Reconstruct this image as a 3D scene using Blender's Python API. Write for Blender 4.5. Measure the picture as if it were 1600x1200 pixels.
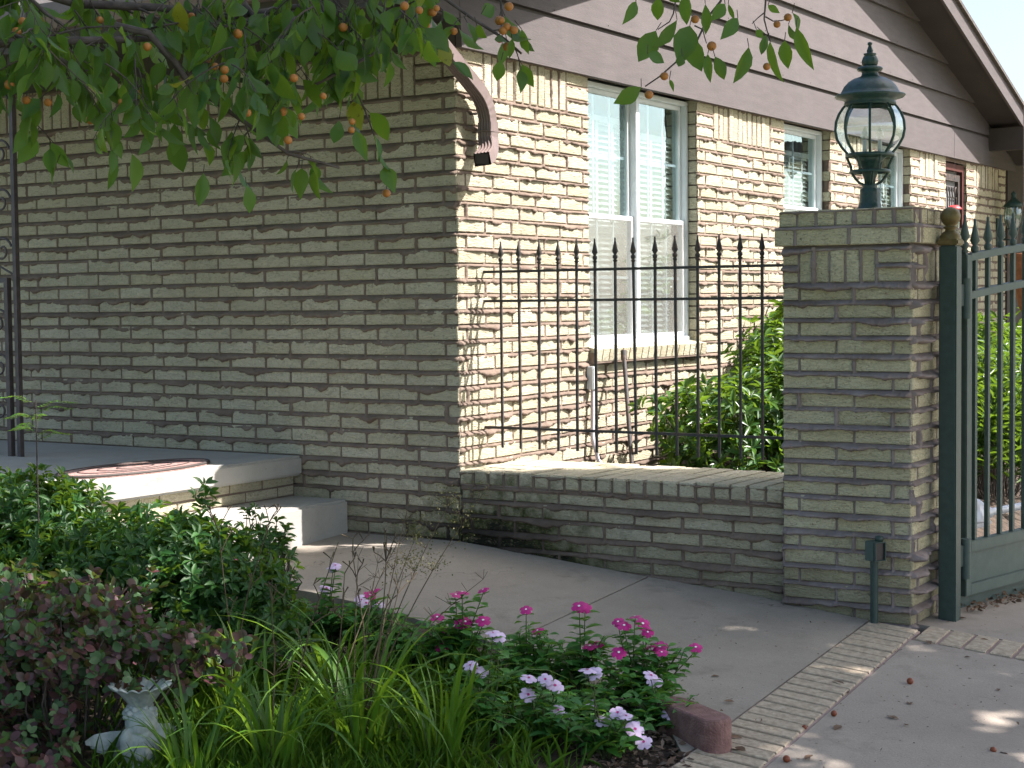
import bpy, bmesh, math, random
import numpy as np
from mathutils import Vector, Matrix

random.seed(7); RNG = np.random.default_rng(11)
for o in list(bpy.data.objects): bpy.data.objects.remove(o)
SC = bpy.context.scene; COL = SC.collection
R = math.radians

# ------------------------------------------------------------------ camera
# x runs along the front wall, y along the side wall, z up; the house corner stands at the origin
FPX = 2569.16; PITCH, ROLL, YAW = 0.0493, -0.0106, 0.5626
CAMP = Vector((4.550, -6.727, 1.180))
_f = Vector((-math.sin(YAW)*math.cos(PITCH), math.cos(YAW)*math.cos(PITCH), -math.sin(PITCH)))
_r0 = Vector((math.cos(YAW), math.sin(YAW), 0)); _u0 = _r0.cross(_f)
_r = math.cos(ROLL)*_r0 + math.sin(ROLL)*_u0
_u = -math.sin(ROLL)*_r0 + math.cos(ROLL)*_u0
cam = bpy.data.objects.new('camera', bpy.data.cameras.new('camera')); COL.objects.link(cam)
cam.data.sensor_width = 36; cam.data.lens = FPX*36/1600
cam.data.clip_start = .05; cam.data.clip_end = 2000
M = Matrix.Identity(4)
for i in range(3): M[i][0], M[i][1], M[i][2], M[i][3] = _r[i], _u[i], -_f[i], CAMP[i]
cam.matrix_world = M; SC.camera = cam

# ------------------------------------------------------------------ light
SUNV = Vector((1, .555, 1.36)).normalized()          # towards the sun
W = bpy.data.worlds.new('World'); SC.world = W; W.use_nodes = True
wn = W.node_tree; bg = wn.nodes['Background']
sky = wn.nodes.new('ShaderNodeTexSky'); sky.sky_type = 'NISHITA'; sky.sun_disc = False
sky.sun_elevation = math.asin(SUNV.z); sky.sun_rotation = math.atan2(SUNV.x, SUNV.y)
sky.air_density = .85; sky.dust_density = 3.2; sky.ozone_density = .7
wn.links.new(sky.outputs[0], bg.inputs[0]); bg.inputs[1].default_value = 0.105
sl = bpy.data.lights.new('sun', 'SUN'); sl.energy = 4.8; sl.angle = R(.53); sl.color = (1, .915, .88)
so = bpy.data.objects.new('sun', sl); COL.objects.link(so)
so.rotation_euler = SUNV.to_track_quat('Z', 'Y').to_euler(); so.location = SUNV*30
SC.view_settings.view_transform = 'Standard'; SC.view_settings.look = 'None'
SC.view_settings.exposure = 1.68; SC.view_settings.gamma = 1; SC.view_settings.use_curve_mapping = False
SC.render.engine = 'CYCLES'
SC.cycles.max_bounces = 8; SC.cycles.transparent_max_bounces = 16

# ------------------------------------------------------------------ helpers
def ray(px, py): return _f + _r*((px-800)/FPX) - _u*((py-600)/FPX)
def at(px, py, d): return CAMP + ray(px, py)*d
def zg(x, y):
    return -.085*min(max(x, 0), 3.2) + .05*max(min(y, 0), -3.2) + .012*max(min(y+3.2, 0), -12)
def ground_at(px, py):
    v = ray(px, py); t = 2.0
    while t < 60:
        P = CAMP + v*t
        if P.z <= zg(P.x, P.y): break
        t += .01
    return P

def tag(o, label=None, cat=None, group=None, kind=None):
    if label: o['label'] = label
    if cat: o['category'] = cat
    if group: o['group'] = group
    if kind: o['kind'] = kind
    return o
def empty(name, loc=(0, 0, 0), label=None, cat=None, group=None, kind=None, parent=None, rz=0):
    o = bpy.data.objects.new(name, None); COL.objects.link(o); o.empty_display_size = .1
    if parent is not None: o.parent = parent
    o.location = loc; o.rotation_euler = (0, 0, rz)
    return tag(o, label, cat, group, kind)
def link(name, me, parent=None, loc=None, rot=None, mw=None):
    o = bpy.data.objects.new(name, me); COL.objects.link(o)
    if parent is not None: o.parent = parent
    if loc is not None: o.location = loc
    if rot is not None: o.rotation_euler = rot
    if mw is not None: o.matrix_basis = mw
    return o
def from_np(name, V, F, mat=None, smooth=False):
    """V (n,3); F (m,k) array of equal-size faces"""
    me = bpy.data.meshes.new(name)
    V = np.asarray(V, np.float32); F = np.asarray(F, np.int32); k = F.shape[1]
    me.vertices.add(len(V)); me.vertices.foreach_set('co', V.ravel())
    me.loops.add(F.size); me.loops.foreach_set('vertex_index', F.ravel())
    me.polygons.add(len(F)); me.polygons.foreach_set('loop_start', np.arange(0, F.size, k, dtype=np.int32))
    me.polygons.foreach_set('loop_total', np.full(len(F), k, np.int32))
    if smooth: me.polygons.foreach_set('use_smooth', np.ones(len(F), bool))
    me.update(calc_edges=True)
    if mat: me.materials.append(mat)
    return me

class MB:
    """collects shapes, then becomes one mesh"""
    def __init__(s): s.v = []; s.f = []; s.m = []; s.sm = []
    def add(s, vs, fs, mi=0, smooth=False):
        b = len(s.v); s.v += [tuple(v) for v in vs]; s.f += [tuple(b+i for i in f) for f in fs]
        s.m += [mi]*len(fs); s.sm += [smooth]*len(fs); return s
    def box(s, x0, x1, y0, y1, z0, z1, mi=0, T=None, ch=0):
        if ch <= 0:
            vs = [(x0,y0,z0),(x1,y0,z0),(x1,y1,z0),(x0,y1,z0),(x0,y0,z1),(x1,y0,z1),(x1,y1,z1),(x0,y1,z1)]
            fs = [(3,2,1,0),(4,5,6,7),(0,1,5,4),(1,2,6,5),(2,3,7,6),(3,0,4,7)]
        else:
            bm = bmesh.new(); bmesh.ops.create_cube(bm, size=1)
            for v in bm.verts:
                v.co = Vector(((x0+x1)/2+v.co.x*(x1-x0), (y0+y1)/2+v.co.y*(y1-y0), (z0+z1)/2+v.co.z*(z1-z0)))
            bmesh.ops.bevel(bm, geom=bm.edges[:], offset=ch, segments=2, affect='EDGES')
            bm.verts.index_update(); vs = [v.co.copy() for v in bm.verts]; fs = [[v.index for v in f.verts] for f in bm.faces]; bm.free()
        if T is not None: vs = [T @ Vector(v) for v in vs]
        return s.add(vs, fs, mi)
    def tube(s, pts, rad, n=6, mi=0, cap=True, smooth=True):
        pts = [Vector(p) for p in pts]
        if not hasattr(rad, '__len__'): rad = [rad]*len(pts)
        vs = []; ref = None
        for i, p in enumerate(pts):
            t = (pts[min(i+1, len(pts)-1)] - pts[max(i-1, 0)])
            t = t.normalized() if t.length > 1e-9 else Vector((0, 0, 1))
            if ref is None: ref = t.orthogonal().normalized()
            ref = (ref - t*ref.dot(t)); ref = ref.normalized() if ref.length > 1e-6 else t.orthogonal().normalized()
            b = t.cross(ref)
            for k in range(n):
                a = 2*math.pi*k/n; vs.append(p + (ref*math.cos(a) + b*math.sin(a))*rad[i])
        fs = [(i*n+k, i*n+(k+1) % n, (i+1)*n+(k+1) % n, (i+1)*n+k) for i in range(len(pts)-1) for k in range(n)]
        s.add(vs, fs, mi, smooth)
        if cap: s.add(vs, [tuple(range(n-1, -1, -1)), tuple((len(pts)-1)*n+k for k in range(n))], mi)
        return s
    def lathe(s, prof, n=24, c=(0, 0, 0), mi=0, smooth=True, flute=0, fn=8, T=None):
        vs = []
        for (r, z) in prof:
            for k in range(n):
                a = 2*math.pi*k/n; rr = r*(1+flute*math.cos(fn*a))
                vs.append(Vector((c[0]+rr*math.cos(a), c[1]+rr*math.sin(a), c[2]+z)))
        if T is not None: vs = [T @ v for v in vs]
        fs = [(i*n+k, i*n+(k+1) % n, (i+1)*n+(k+1) % n, (i+1)*n+k) for i in range(len(prof)-1) for k in range(n)]
        return s.add(vs, fs, mi, smooth)
    def build(s, name, mats, parent=None, loc=None, rot=None):
        me = bpy.data.meshes.new(name); me.from_pydata([tuple(v) for v in s.v], [], s.f)
        for m in (mats if isinstance(mats, (list, tuple)) else [mats]): me.materials.append(m)
        me.polygons.foreach_set('material_index', s.m); me.polygons.foreach_set('use_smooth', s.sm); me.update()
        return link(name, me, parent, loc, rot)

# ------------------------------------------------------------------ materials
def newmat(name):
    m = bpy.data.materials.new(name); m.use_nodes = True
    nt = m.node_tree; return m, nt, nt.nodes['Principled BSDF']
def nd(nt, t, **k):
    n = nt.nodes.new(t)
    for a, b in k.items():
        if a.startswith('_'): n.inputs[a[1:].replace('_', ' ')].default_value = b
        else: setattr(n, a, b)
    return n
def ramp(nt, src, stops):
    r = nt.nodes.new('ShaderNodeValToRGB'); e = r.color_ramp.elements
    while len(e) < len(stops): e.new(.5)
    for q, (p, c) in zip(e, stops): q.position = p; q.color = (*c, 1) if len(c) == 3 else c
    nt.links.new(src, r.inputs[0]); return r.outputs[0]
def mix(nt, fac, a, b, mode='MIX'):
    n = nt.nodes.new('ShaderNodeMix'); n.data_type = 'RGBA'; n.blend_type = mode
    for s, v in ((n.inputs[0], fac), (n.inputs[6], a), (n.inputs[7], b)):
        if isinstance(v, (int, float)): s.default_value = v
        elif isinstance(v, tuple): s.default_value = (*v, 1)
        else: nt.links.new(v, s)
    return n.outputs[2]
def mth(nt, op, a, b=0.0, c=None, clamp=False):
    n = nt.nodes.new('ShaderNodeMath'); n.operation = op; n.use_clamp = clamp
    for i, v in enumerate((a, b) if c is None else (a, b, c)):
        if isinstance(v, (int, float)): n.inputs[i].default_value = v
        else: nt.links.new(v, n.inputs[i])
    return n.outputs[0]
def coords(nt, kind='Object', scale=(1, 1, 1)):
    if kind == 'World': src = nt.nodes.new('ShaderNodeNewGeometry').outputs['Position']
    else: src = nt.nodes.new('ShaderNodeTexCoord').outputs[kind]
    mp = nt.nodes.new('ShaderNodeMapping'); mp.inputs['Scale'].default_value = scale
    nt.links.new(src, mp.inputs[0]); return mp.outputs[0]
def noise(nt, vec, scale, detail=4, rough=.55, dist=0):
    n = nt.nodes.new('ShaderNodeTexNoise'); n.inputs['Scale'].default_value = scale
    n.inputs['Detail'].default_value = detail; n.inputs['Roughness'].default_value = rough
    n.inputs['Distortion'].default_value = dist
    nt.links.new(vec, n.inputs['Vector']); return n.outputs['Fac']
def bump(nt, bs, h, dist, strength=1):
    b = nt.nodes.new('ShaderNodeBump'); b.inputs['Distance'].default_value = dist; b.inputs['Strength'].default_value = strength
    nt.links.new(h, b.inputs['Height']); nt.links.new(b.outputs[0], bs.inputs['Normal']); return b

def simple(name, c1, c2=None, scale=12, rough=.6, bd=0, bscale=60, kind='Object', metal=0, spec=.5, stops=(.35, .65), stretch=(1, 1, 1)):
    m, nt, bs = newmat(name); v = coords(nt, kind, stretch)
    if c2: nt.links.new(ramp(nt, noise(nt, v, scale, 5), [(stops[0], c1), (stops[1], c2)]), bs.inputs['Base Color'])
    else: bs.inputs['Base Color'].default_value = (*c1, 1)
    bs.inputs['Roughness'].default_value = rough; bs.inputs['Metallic'].default_value = metal
    bs.inputs['Specular IOR Level'].default_value = spec
    if bd: bump(nt, bs, noise(nt, v, bscale, 5), bd)
    return m

def brick_mat(name, moss=0.0, tint=(1, 1, 1)):
    m, nt, bs = newmat(name)
    oi = nt.nodes.new('ShaderNodeObjectInfo'); geo = nt.nodes.new('ShaderNodeNewGeometry')
    rnd = mth(nt, 'FRACT', mth(nt, 'ADD', oi.outputs['Random'], geo.outputs['Random Per Island']))
    base = ramp(nt, rnd, [(0, (.50*tint[0], .47*tint[1], .335*tint[2])), (.35, (.56*tint[0], .525*tint[1], .385*tint[2])),
                          (.7, (.60*tint[0], .565*tint[1], .43*tint[2])), (1, (.53*tint[0], .49*tint[1], .335*tint[2]))])
    w = coords(nt, 'World')
    ob = coords(nt, 'Object', (1, 1, 3.2))
    big = noise(nt, w, 2.1, 4)
    c = mix(nt, ramp(nt, big, [(.45, (0, 0, 0)), (.75, (1, 1, 1))]), base, (.44*tint[0], .41*tint[1], .30*tint[2]))
    fine = noise(nt, w, 160, 3)
    c = mix(nt, mth(nt, 'MULTIPLY', ramp(nt, fine, [(.4, (0, 0, 0)), (.7, (1, 1, 1))]), .35), c, (.33, .28, .19))
    # mortar smears left on the faces
    sm = noise(nt, w, 17, 5, .7)
    c = mix(nt, ramp(nt, sm, [(.62, (0, 0, 0)), (.74, (.75, .75, .75))]), c, (.30, .245, .215))
    # small pinholes and specks
    sp = noise(nt, w, 60, 2)
    c = mix(nt, ramp(nt, sp, [(.70, (0, 0, 0)), (.74, (.8, .8, .8))]), c, (.14, .12, .09))
    sz = nt.nodes.new('ShaderNodeSeparateXYZ'); nt.links.new(w, sz.inputs[0])
    ft_ = mth(nt, 'ADD', mth(nt, 'MULTIPLY', mth(nt, 'SUBTRACT', .22, sz.outputs[2]), 1.6), mth(nt, 'MULTIPLY', noise(nt, w, 6, 5, .7), .9))
    c = mix(nt, ramp(nt, ft_, [(.55, (0, 0, 0)), (.95, (.55, .55, .55))]), c, (.16, .145, .085))
    c = mix(nt, ramp(nt, noise(nt, w, 1.7, 5, .7), [(.60, (0, 0, 0)), (.74, (.35, .35, .35))]), c, (.66, .62, .54))
    if moss:
        sep = nt.nodes.new('ShaderNodeSeparateXYZ'); nt.links.new(w, sep.inputs[0])
        # algae around the foot of the downspout corner: strongest at x 0..0.5, low on the wall
        dx = mth(nt, 'SUBTRACT', 1.0, mth(nt, 'MULTIPLY', mth(nt, 'ABSOLUTE', mth(nt, 'SUBTRACT', sep.outputs[0], .22)), 1.0))
        dz = mth(nt, 'SUBTRACT', .62, mth(nt, 'MULTIPLY', sep.outputs[2], 1.15))
        dy = mth(nt, 'SUBTRACT', 1.0, mth(nt, 'MULTIPLY', mth(nt, 'MAXIMUM', sep.outputs[1], 0.0), 5.0), clamp=True)
        k = mth(nt, 'MULTIPLY', mth(nt, 'MULTIPLY', mth(nt, 'MAXIMUM', dx, 0.0), mth(nt, 'MAXIMUM', dz, 0.0)), dy)
        k = mth(nt, 'ADD', mth(nt, 'MULTIPLY', k, 1.9*moss), mth(nt, 'MULTIPLY', mth(nt, 'SUBTRACT', noise(nt, w, 9, 6, .7), .5), 1.5))
        mk = ramp(nt, k, [(.30, (0, 0, 0)), (.80, (1, 1, 1))])
        c = mix(nt, mk, c, (.075, .085, .03))
        k2 = ramp(nt, k, [(.75, (0, 0, 0)), (1.0, (1, 1, 1))]); c = mix(nt, k2, c, (.018, .02, .012))
    nt.links.new(c, bs.inputs['Base Color']); bs.inputs['Roughness'].default_value = .92; bs.inputs['Specular IOR Level'].default_value = .2
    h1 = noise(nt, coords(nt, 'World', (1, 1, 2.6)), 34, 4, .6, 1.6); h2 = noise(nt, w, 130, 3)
    c = mix(nt, ramp(nt, h1, [(.36, (.55, .55, .55)), (.47, (0, 0, 0))]), c, (.22, .19, .13)); nt.links.new(c, bs.inputs['Base Color'])  # relief shading painted into the colour, darker in the bump hollows
    h = mth(nt, 'ADD', h1, mth(nt, 'MULTIPLY', h2, .35))
    bump(nt, bs, h, .016, .9)
    return m
def mortar_mat(name, c1, c2, moss=0):
    m, nt, bs = newmat(name); w = coords(nt, 'World')
    c = ramp(nt, noise(nt, w, 9, 6, .65), [(.3, c1), (.7, c2)])
    c = mix(nt, ramp(nt, noise(nt, w, 3.1, 3), [(.5, (0, 0, 0)), (.7, (.6, .6, .6))]), c, (.11, .085, .07))
    if moss:
        sep = nt.nodes.new('ShaderNodeSeparateXYZ'); nt.links.new(w, sep.inputs[0])
        k = mth(nt, 'MULTIPLY', mth(nt, 'SUBTRACT', 1.1, mth(nt, 'ABSOLUTE', sep.outputs[0]), clamp=True), mth(nt, 'SUBTRACT', .85, mth(nt, 'MULTIPLY', sep.outputs[2], 1.6), clamp=True))
        c = mix(nt, ramp(nt, mth(nt, 'ADD', k, mth(nt, 'MULTIPLY', noise(nt, w, 8, 5), .4)), [(.5, (0, 0, 0)), (1, (1, 1, 1))]), c, (.025, .022, .018))
    nt.links.new(c, bs.inputs['Base Color']); bs.inputs['Roughness'].default_value = .95; bs.inputs['Specular IOR Level'].default_value = .15
    h = mth(nt, 'ADD', noise(nt, w, 70, 4), mth(nt, 'MULTIPLY', noise(nt, w, 260, 3), .4))
    bump(nt, bs, h, .006, .8)
    return m
def leaf_mat(name, cols, trans=.35, rough=.42, spots=None, spec=.5):
    """leaf colours vary from leaf to leaf, light passes through"""
    m, nt, bs = newmat(name)
    oi = nt.nodes.new('ShaderNodeObjectInfo'); geo = nt.nodes.new('ShaderNodeNewGeometry')
    rnd = mth(nt, 'FRACT', mth(nt, 'ADD', oi.outputs['Random'], geo.outputs['Random Per Island']))
    c = ramp(nt, rnd, [(i/(len(cols)-1), q) for i, q in enumerate(cols)])
    w = coords(nt, 'World')
    c = mix(nt, mth(nt, 'MULTIPLY', noise(nt, w, 45, 3), .45), c, tuple(.45*v for v in cols[0]))
    if spots:
        c = mix(nt, ramp(nt, noise(nt, w, spots[1], 3), [(spots[2], (0, 0, 0)), (spots[2]+.06, (.9, .9, .9))]), c, spots[0])
    nt.links.new(c, bs.inputs['Base Color']); bs.inputs['Roughness'].default_value = rough
    bs.inputs['Specular IOR Level'].default_value = spec
    tr = nt.nodes.new('ShaderNodeBsdfTranslucent'); nt.links.new(mix(nt, .5, c, (.32, .50, .03), 'MIX') if trans > .2 else c, tr.inputs[0])
    ms = nt.nodes.new('ShaderNodeMixShader'); ms.inputs[0].default_value = trans
    out = nt.nodes['Material Output']
    nt.links.new(bs.outputs[0], ms.inputs[1]); nt.links.new(tr.outputs[0], ms.inputs[2]); nt.links.new(ms.outputs[0], out.inputs[0])
    return m

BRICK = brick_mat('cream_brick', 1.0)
MORT = mortar_mat('squeezed_mortar', (.150, .113, .088), (.225, .178, .145), 1)
MORTP = mortar_mat('grey_mortar', (.20, .165, .155), (.29, .250, .238))
BRICKP = brick_mat('pillar_brick', 0, (1.09, 1.10, 1.0))  # same brick tinted brighter, extra sky light put into its colour
BROWN = simple('brown_paint', (.066, .057, .056), (.080, .069, .068), 5, .75, .0015, 40, 'World', stretch=(1, 1, 6))
def wear(m):
    nt = m.node_tree; bs = nt.nodes['Principled BSDF']; src = bs.inputs['Base Color'].links[0].from_socket; w = coords(nt, 'World')
    c = mix(nt, ramp(nt, noise(nt, w, 38, 2), [(.72, (0, 0, 0)), (.76, (.8, .8, .8))]), src, (.03, .026, .024))
    c = mix(nt, ramp(nt, noise(nt, coords(nt, 'World', (1, 1, .35)), 2.2, 6, .7), [(.5, (0, 0, 0)), (.75, (.5, .5, .5))]), c, (.100, .090, .088))
    nt.links.new(c, bs.inputs['Base Color'])
wear(BROWN)
SOFFIT = simple('soffit_paint', (.030, .025, .022), (.04, .033, .03), 4, .8)
DARKB = simple('dark_brown_paint', (.045, .036, .032), (.06, .05, .045), 6, .7)
SPOUT = simple('brown_metal', (.14, .105, .095), (.17, .13, .12), 20, .45)
IRON = simple('black_iron', (.036, .034, .033), (.115, .07, .05), 26, .65, .0012, 120, 'World', stops=(.5, .72))
GREEN = simple('green_paint', (.022, .046, .040), (.032, .062, .053), 30, .5, .0008, 150)
GREENG = simple('grey_green_paint', (.042, .075, .064), (.056, .092, .079), 20, .55, .0008, 140)
GOLD = simple('tarnished_gold', (.105, .080, .024), (.16, .125, .045), 25, .5, metal=.35)
LAMPG = simple('verdigris_black', (.010, .036, .032), (.024, .068, .058), 45, .42, .001, 90)
WHITE = simple('white_vinyl', (.56, .61, .63), (.64, .68, .70), 8, .4)
SLAT = simple('blind_slat', (.62, .63, .58), None, rough=.55)
DARKROOM = simple('dark_room', (.10, .10, .095), (.13, .12, .11), 3, .9)
SHING = simple('roof_shingle', (.05, .045, .04), (.10, .09, .08), 30, .9, .004, 60)
IRONP = simple('porch_iron', (.045, .035, .035), (.075, .06, .06), 30, .5)
STONE = simple('weathered_concrete', (.26, .31, .29), (.50, .55, .52), 18, .85, .003, 90)

def concrete(name, c1, c2, c3, stain=(.12, .10, .08), sc=1.3):
    m, nt, bs = newmat(name); w = coords(nt, 'World')
    c = ramp(nt, noise(nt, w, sc, 7, .68), [(.3, c1), (.55, c2), (.75, c3)])
    c = mix(nt, ramp(nt, noise(nt, w, 5.5, 6, .7), [(.56, (0, 0, 0)), (.78, (.55, .55, .55))]), c, stain)
    c = mix(nt, ramp(nt, noise(nt, w, 95, 2), [(.69, (0, 0, 0)), (.75, (.7, .7, .7))]), c, (.10, .085, .06))
    c = mix(nt, ramp(nt, noise(nt, w, 210, 3), [(.35, (.30, .30, .30)), (.7, (0, 0, 0))]), c, stain)
    vo = nt.nodes.new('ShaderNodeTexVoronoi'); vo.feature = 'DISTANCE_TO_EDGE'; vo.inputs['Scale'].default_value = .55
    wv = nt.nodes.new('ShaderNodeVectorMath'); wv.operation = 'ADD'; ns = nt.nodes.new('ShaderNodeTexNoise'); ns.inputs['Scale'].default_value = 3.5; ns.inputs['Detail'].default_value = 6
    nt.links.new(w, ns.inputs['Vector']); nt.links.new(w, wv.inputs[0]); nt.links.new(ns.outputs['Color'], wv.inputs[1]); nt.links.new(wv.outputs[0], vo.inputs['Vector'])
    ck = mth(nt, 'MULTIPLY', ramp(nt, vo.outputs['Distance'], [(.0, (1, 1, 1)), (.0035, (0, 0, 0))]), ramp(nt, noise(nt, w, .8, 2), [(.52, (0, 0, 0)), (.6, (.8, .8, .8))]))
    c = mix(nt, ck, c, (.09, .075, .06))
    c = mix(nt, ramp(nt, noise(nt, w, 2.3, 8, .75), [(.50, (0, 0, 0)), (.72, (.5, .5, .5))]), c, tuple(v*.62 for v in c2))
    nt.links.new(c, bs.inputs['Base Color']); bs.inputs['Roughness'].default_value = .88; bs.inputs['Specular IOR Level'].default_value = .25
    bump(nt, bs, noise(nt, w, 120, 5), .003, .6); return m
WALK = concrete('walk_concrete', (.29, .262, .218), (.35, .318, .265), (.395, .358, .298))
DRIVE = concrete('drive_concrete', (.29, .255, .212), (.365, .325, .272), (.43, .385, .322), (.15, .13, .11), 1.1)
STEP = concrete('step_concrete', (.36, .36, .33), (.42, .41, .375), (.46, .45, .41), (.25, .24, .21), 2)
SOIL = simple('garden_soil', (.030, .022, .015), (.075, .052, .035), 22, .95, .02, 30, 'World')

# ------------------------------------------------------------------ brick and mortar builders
c0 = .0762; MM = .2488; GAP = .0095
def n1(x, seed, fr=(5, 14, 45), am=(.5, .32, .18)):
    out = np.zeros_like(x)
    for i, (f, a) in enumerate(zip(fr, am)):
        g = np.random.default_rng(seed*7+i).random(4000); t = (x+50)*f; i0 = np.floor(t).astype(int); u = t-i0; u = u*u*(3-2*u)
        out += a*(g[i0 % 4000]*(1-u)+g[(i0+1) % 4000]*u)
    return out
def n2(U, V, seed, fr):
    g = np.random.default_rng(seed).random((512, 512)); a = (U+40)*fr; b = (V+40)*fr
    i = np.floor(a).astype(int); j = np.floor(b).astype(int); p = a-i; q = b-j; p = p*p*(3-2*p); q = q*q*(3-2*q)
    i %= 511; j %= 511
    return g[i, j]*(1-p)*(1-q)+g[i+1, j]*p*(1-q)+g[i, j+1]*(1-p)*q+g[i+1, j+1]*p*q
BM = {}
def brick_mesh(L, H, D, mat, ch=.004):
    """a brick, front face at y=0, slightly uneven arrises"""
    var = random.randrange(4); key = (round(L, 3), round(H, 3), round(D, 3), mat.name, var)
    if key in BM: return BM[key]
    rr = random.Random(hash(key[:3]) + var); j = lambda a=.0018: rr.uniform(-a, a)
    x0, x1, z0, z1 = -L/2, L/2, 0, H
    def ring(y, ins, jit):
        return [(x0+ins+j(jit), y, z0+ins+j(jit)), (x1-ins+j(jit), y, z0+ins+j(jit)), (x1-ins+j(jit), y, z1-ins+j(jit)), (x0+ins+j(jit), y, z1-ins+j(jit))]
    vs = ring(D, 0, 0)+ring(ch, 0, .0012)+ring(0, ch, .0018)+[(j(.02), -.0015+j(.001), H/2)]
    fs = [(0, 3, 2, 1)]
    for a, b in ((0, 4), (4, 8)):
        for k in range(4): fs.append((a+k, a+(k+1) % 4, b+(k+1) % 4, b+k))
    fs += [(8+k, 8+(k+1) % 4, 12) for k in range(4)]
    me = bpy.data.meshes.new('brick'); me.from_pydata(vs, [], fs); me.materials.append(mat)
    BM[key] = me; return me
def course(u0, u1, first, L=MM):
    """brick spans from u0 to u1 measured from u0; first = length of the first piece"""
    out = []; u = u0; n = first
    while u < u1-.03:
        e = min(u+n, u1)
        if u1-e < .035: e = u1
        out.append((u, e)); u = e; n = L
    return out
def lay(rects, parent, mat, name='brick', depth=.09, limit=300, score=None, frame=None, skew=.0012):
    """rects (u0,u1,v0,v1) -> brick objects; those past the limit are joined into one"""
    rects = [r for r in rects if r[1]-r[0] > .02]
    if score: rects = sorted(rects, key=score)
    for r in rects[:limit]:
        L = r[1]-r[0]-GAP; H = r[3]-r[2]-GAP
        me = brick_mesh(round(L, 3), round(H, 3), depth if len(r) < 5 else r[4], mat)
        o = link(name, me, parent, ((r[0]+r[1])/2, random.gauss(0, skew), r[2]+GAP), (random.gauss(0, .008), random.gauss(0, .004), random.gauss(0, .008)))
    rest = rects[limit:]
    if rest:
        b = MB()
        for r in rest:
            me = brick_mesh(round(r[1]-r[0]-GAP, 3), round(r[3]-r[2]-GAP, 3), depth if len(r) < 5 else r[4], mat)
            off = Vector(((r[0]+r[1])/2, random.gauss(0, skew), r[2]+GAP))
            b.add([v.co+off for v in me.vertices], [tuple(p.vertices) for p in me.polygons])
        tag(b.build(name+'_rest' if False else 'brickwork', mat, parent), kind='stuff')
def mortar(name, u0, u1, v0, v1, res, rects, parent, mat, seed, wild=1.0, holes=(), thick=1.0, fr=(4, 9, 22), base=0.0, amp=.032):
    nu = int((u1-u0)/res)+1; nv = int((v1-v0)/res)+1
    U = np.linspace(u0, u1, nu); V = np.linspace(v0, v1, nv)
    H = np.full((nu, nv), -.0095)
    for r in rects:                       # behind the brick faces the mortar lies deeper
        i0, i1 = np.searchsorted(U, (r[0]+GAP*.5, r[1]-GAP*.5)); j0, j1 = np.searchsorted(V, (r[2]+GAP, r[3]))
        H[i0:i1, j0:j1] = -.014
    def bead(a, b, vt, s, row):
        i0, i1 = np.searchsorted(U, (a, b)); x = U[i0:i1]
        if len(x) == 0: return
        big = n1(x, s, fr, (.45, .35, .2))
        # bead that oozed out of the bed joint and sagged over the brick below
        L = GAP*1.0 + .002 + base + wild*(.001+.007*row*row + amp*np.clip(big-.52, 0, 1)*2 + .012*np.clip(n1(x, s+2, (13, 30, 60))-.5, 0, 1)*2) + .004*n1(x, s+3, (60, 130, 240))
        T = thick*(.002 + .014*np.clip(n1(x, s+5, (6, 17, 44))-.32, 0, 1)*1.8 + .012*row*np.clip(big-.4, 0, 1)*2 + .007*np.clip(n1(x, s+9, (70, 140, 260))-.5, 0, 1))
        ed = np.clip(np.minimum(x-U[0], U[-1]-x)/.012, 0, 1); T = T*(.45+.55*ed)
        jlo, jhi = np.searchsorted(V, (vt-.075, vt+.004))
        d = (vt-.0015+.005*(n1(x, s+7, (5, 13, 30))[:, None]-.5))-V[None, jlo:jhi]; t = d/L[:, None]
        prof = np.clip(1-np.abs(2*t-1)**3, 0, 1)**.6*np.where(t < .6, .45+.92*t, 1.0)
        h = np.where((t > 0) & (t < 1), -.006+(T[:, None]+.006)*prof, -1)
        H[i0:i1, jlo:jhi] = np.maximum(H[i0:i1, jlo:jhi], h)
    tops = {}
    for r in rects: tops.setdefault(round(r[3]+GAP*.6, 4), []).append((r[0], r[1]))
    for q, (vt, spans) in enumerate(sorted(tops.items())):
        mg = []
        for a, b in sorted(spans):
            if mg and a <= mg[-1][1]+.02: mg[-1][1] = max(b, mg[-1][1])
            else: mg.append([a, b])
        row = random.random()
        for a, b in mg: bead(a, b, vt, seed*1000+q, row)
    for q, r in enumerate(rects):
        for side in (0,):
            uj = r[0]; s = seed*5000+q
            j0, j1 = np.searchsorted(V, (r[2], r[3]+.004)); y = V[j0:j1]
            if len(y) == 0: continue
            bulge = random.random()
            if bulge < .40: w = .0050+.003*n1(y, s, (20, 50, 90)); T = -.001+0*y
            else:
                k = (bulge-.45)/.55
                w = .0062+.011*k*n1(y, s, (18, 45, 90))+.004*np.clip(n1(y, s+1, (60, 120, 200))-.4, 0, 1)
                T = thick*(.001+.011*k*n1(y, s+2, (22, 60, 120)))
            cu = uj + .002*(n1(y, s+4, (15, 40, 80))-.5)*2
            i0, i1 = np.searchsorted(U, (uj-.03, uj+.03))
            d = np.abs(U[i0:i1, None]-cu[None, :])/w[None, :]
            h = np.where(d < 1, -.006+(T[None, :]+.006)*np.sqrt(np.clip(1-d*d, 0, 1)), -1)
            H[i0:i1, j0:j1] = np.maximum(H[i0:i1, j0:j1], h)
    UU, VV = np.meshgrid(U, V, indexing='ij')
    H[0, :] = H[-1, :] = -.013
    H += (n2(UU, VV, seed, 90)-.5)*.0034*(H > -.0090) + (n2(UU, VV, seed+1, 33)-.5)*.004*(H > -.003)
    P = np.stack([UU, -H, VV], -1).reshape(-1, 3)
    idx = np.arange(nu*nv).reshape(nu, nv)
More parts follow.
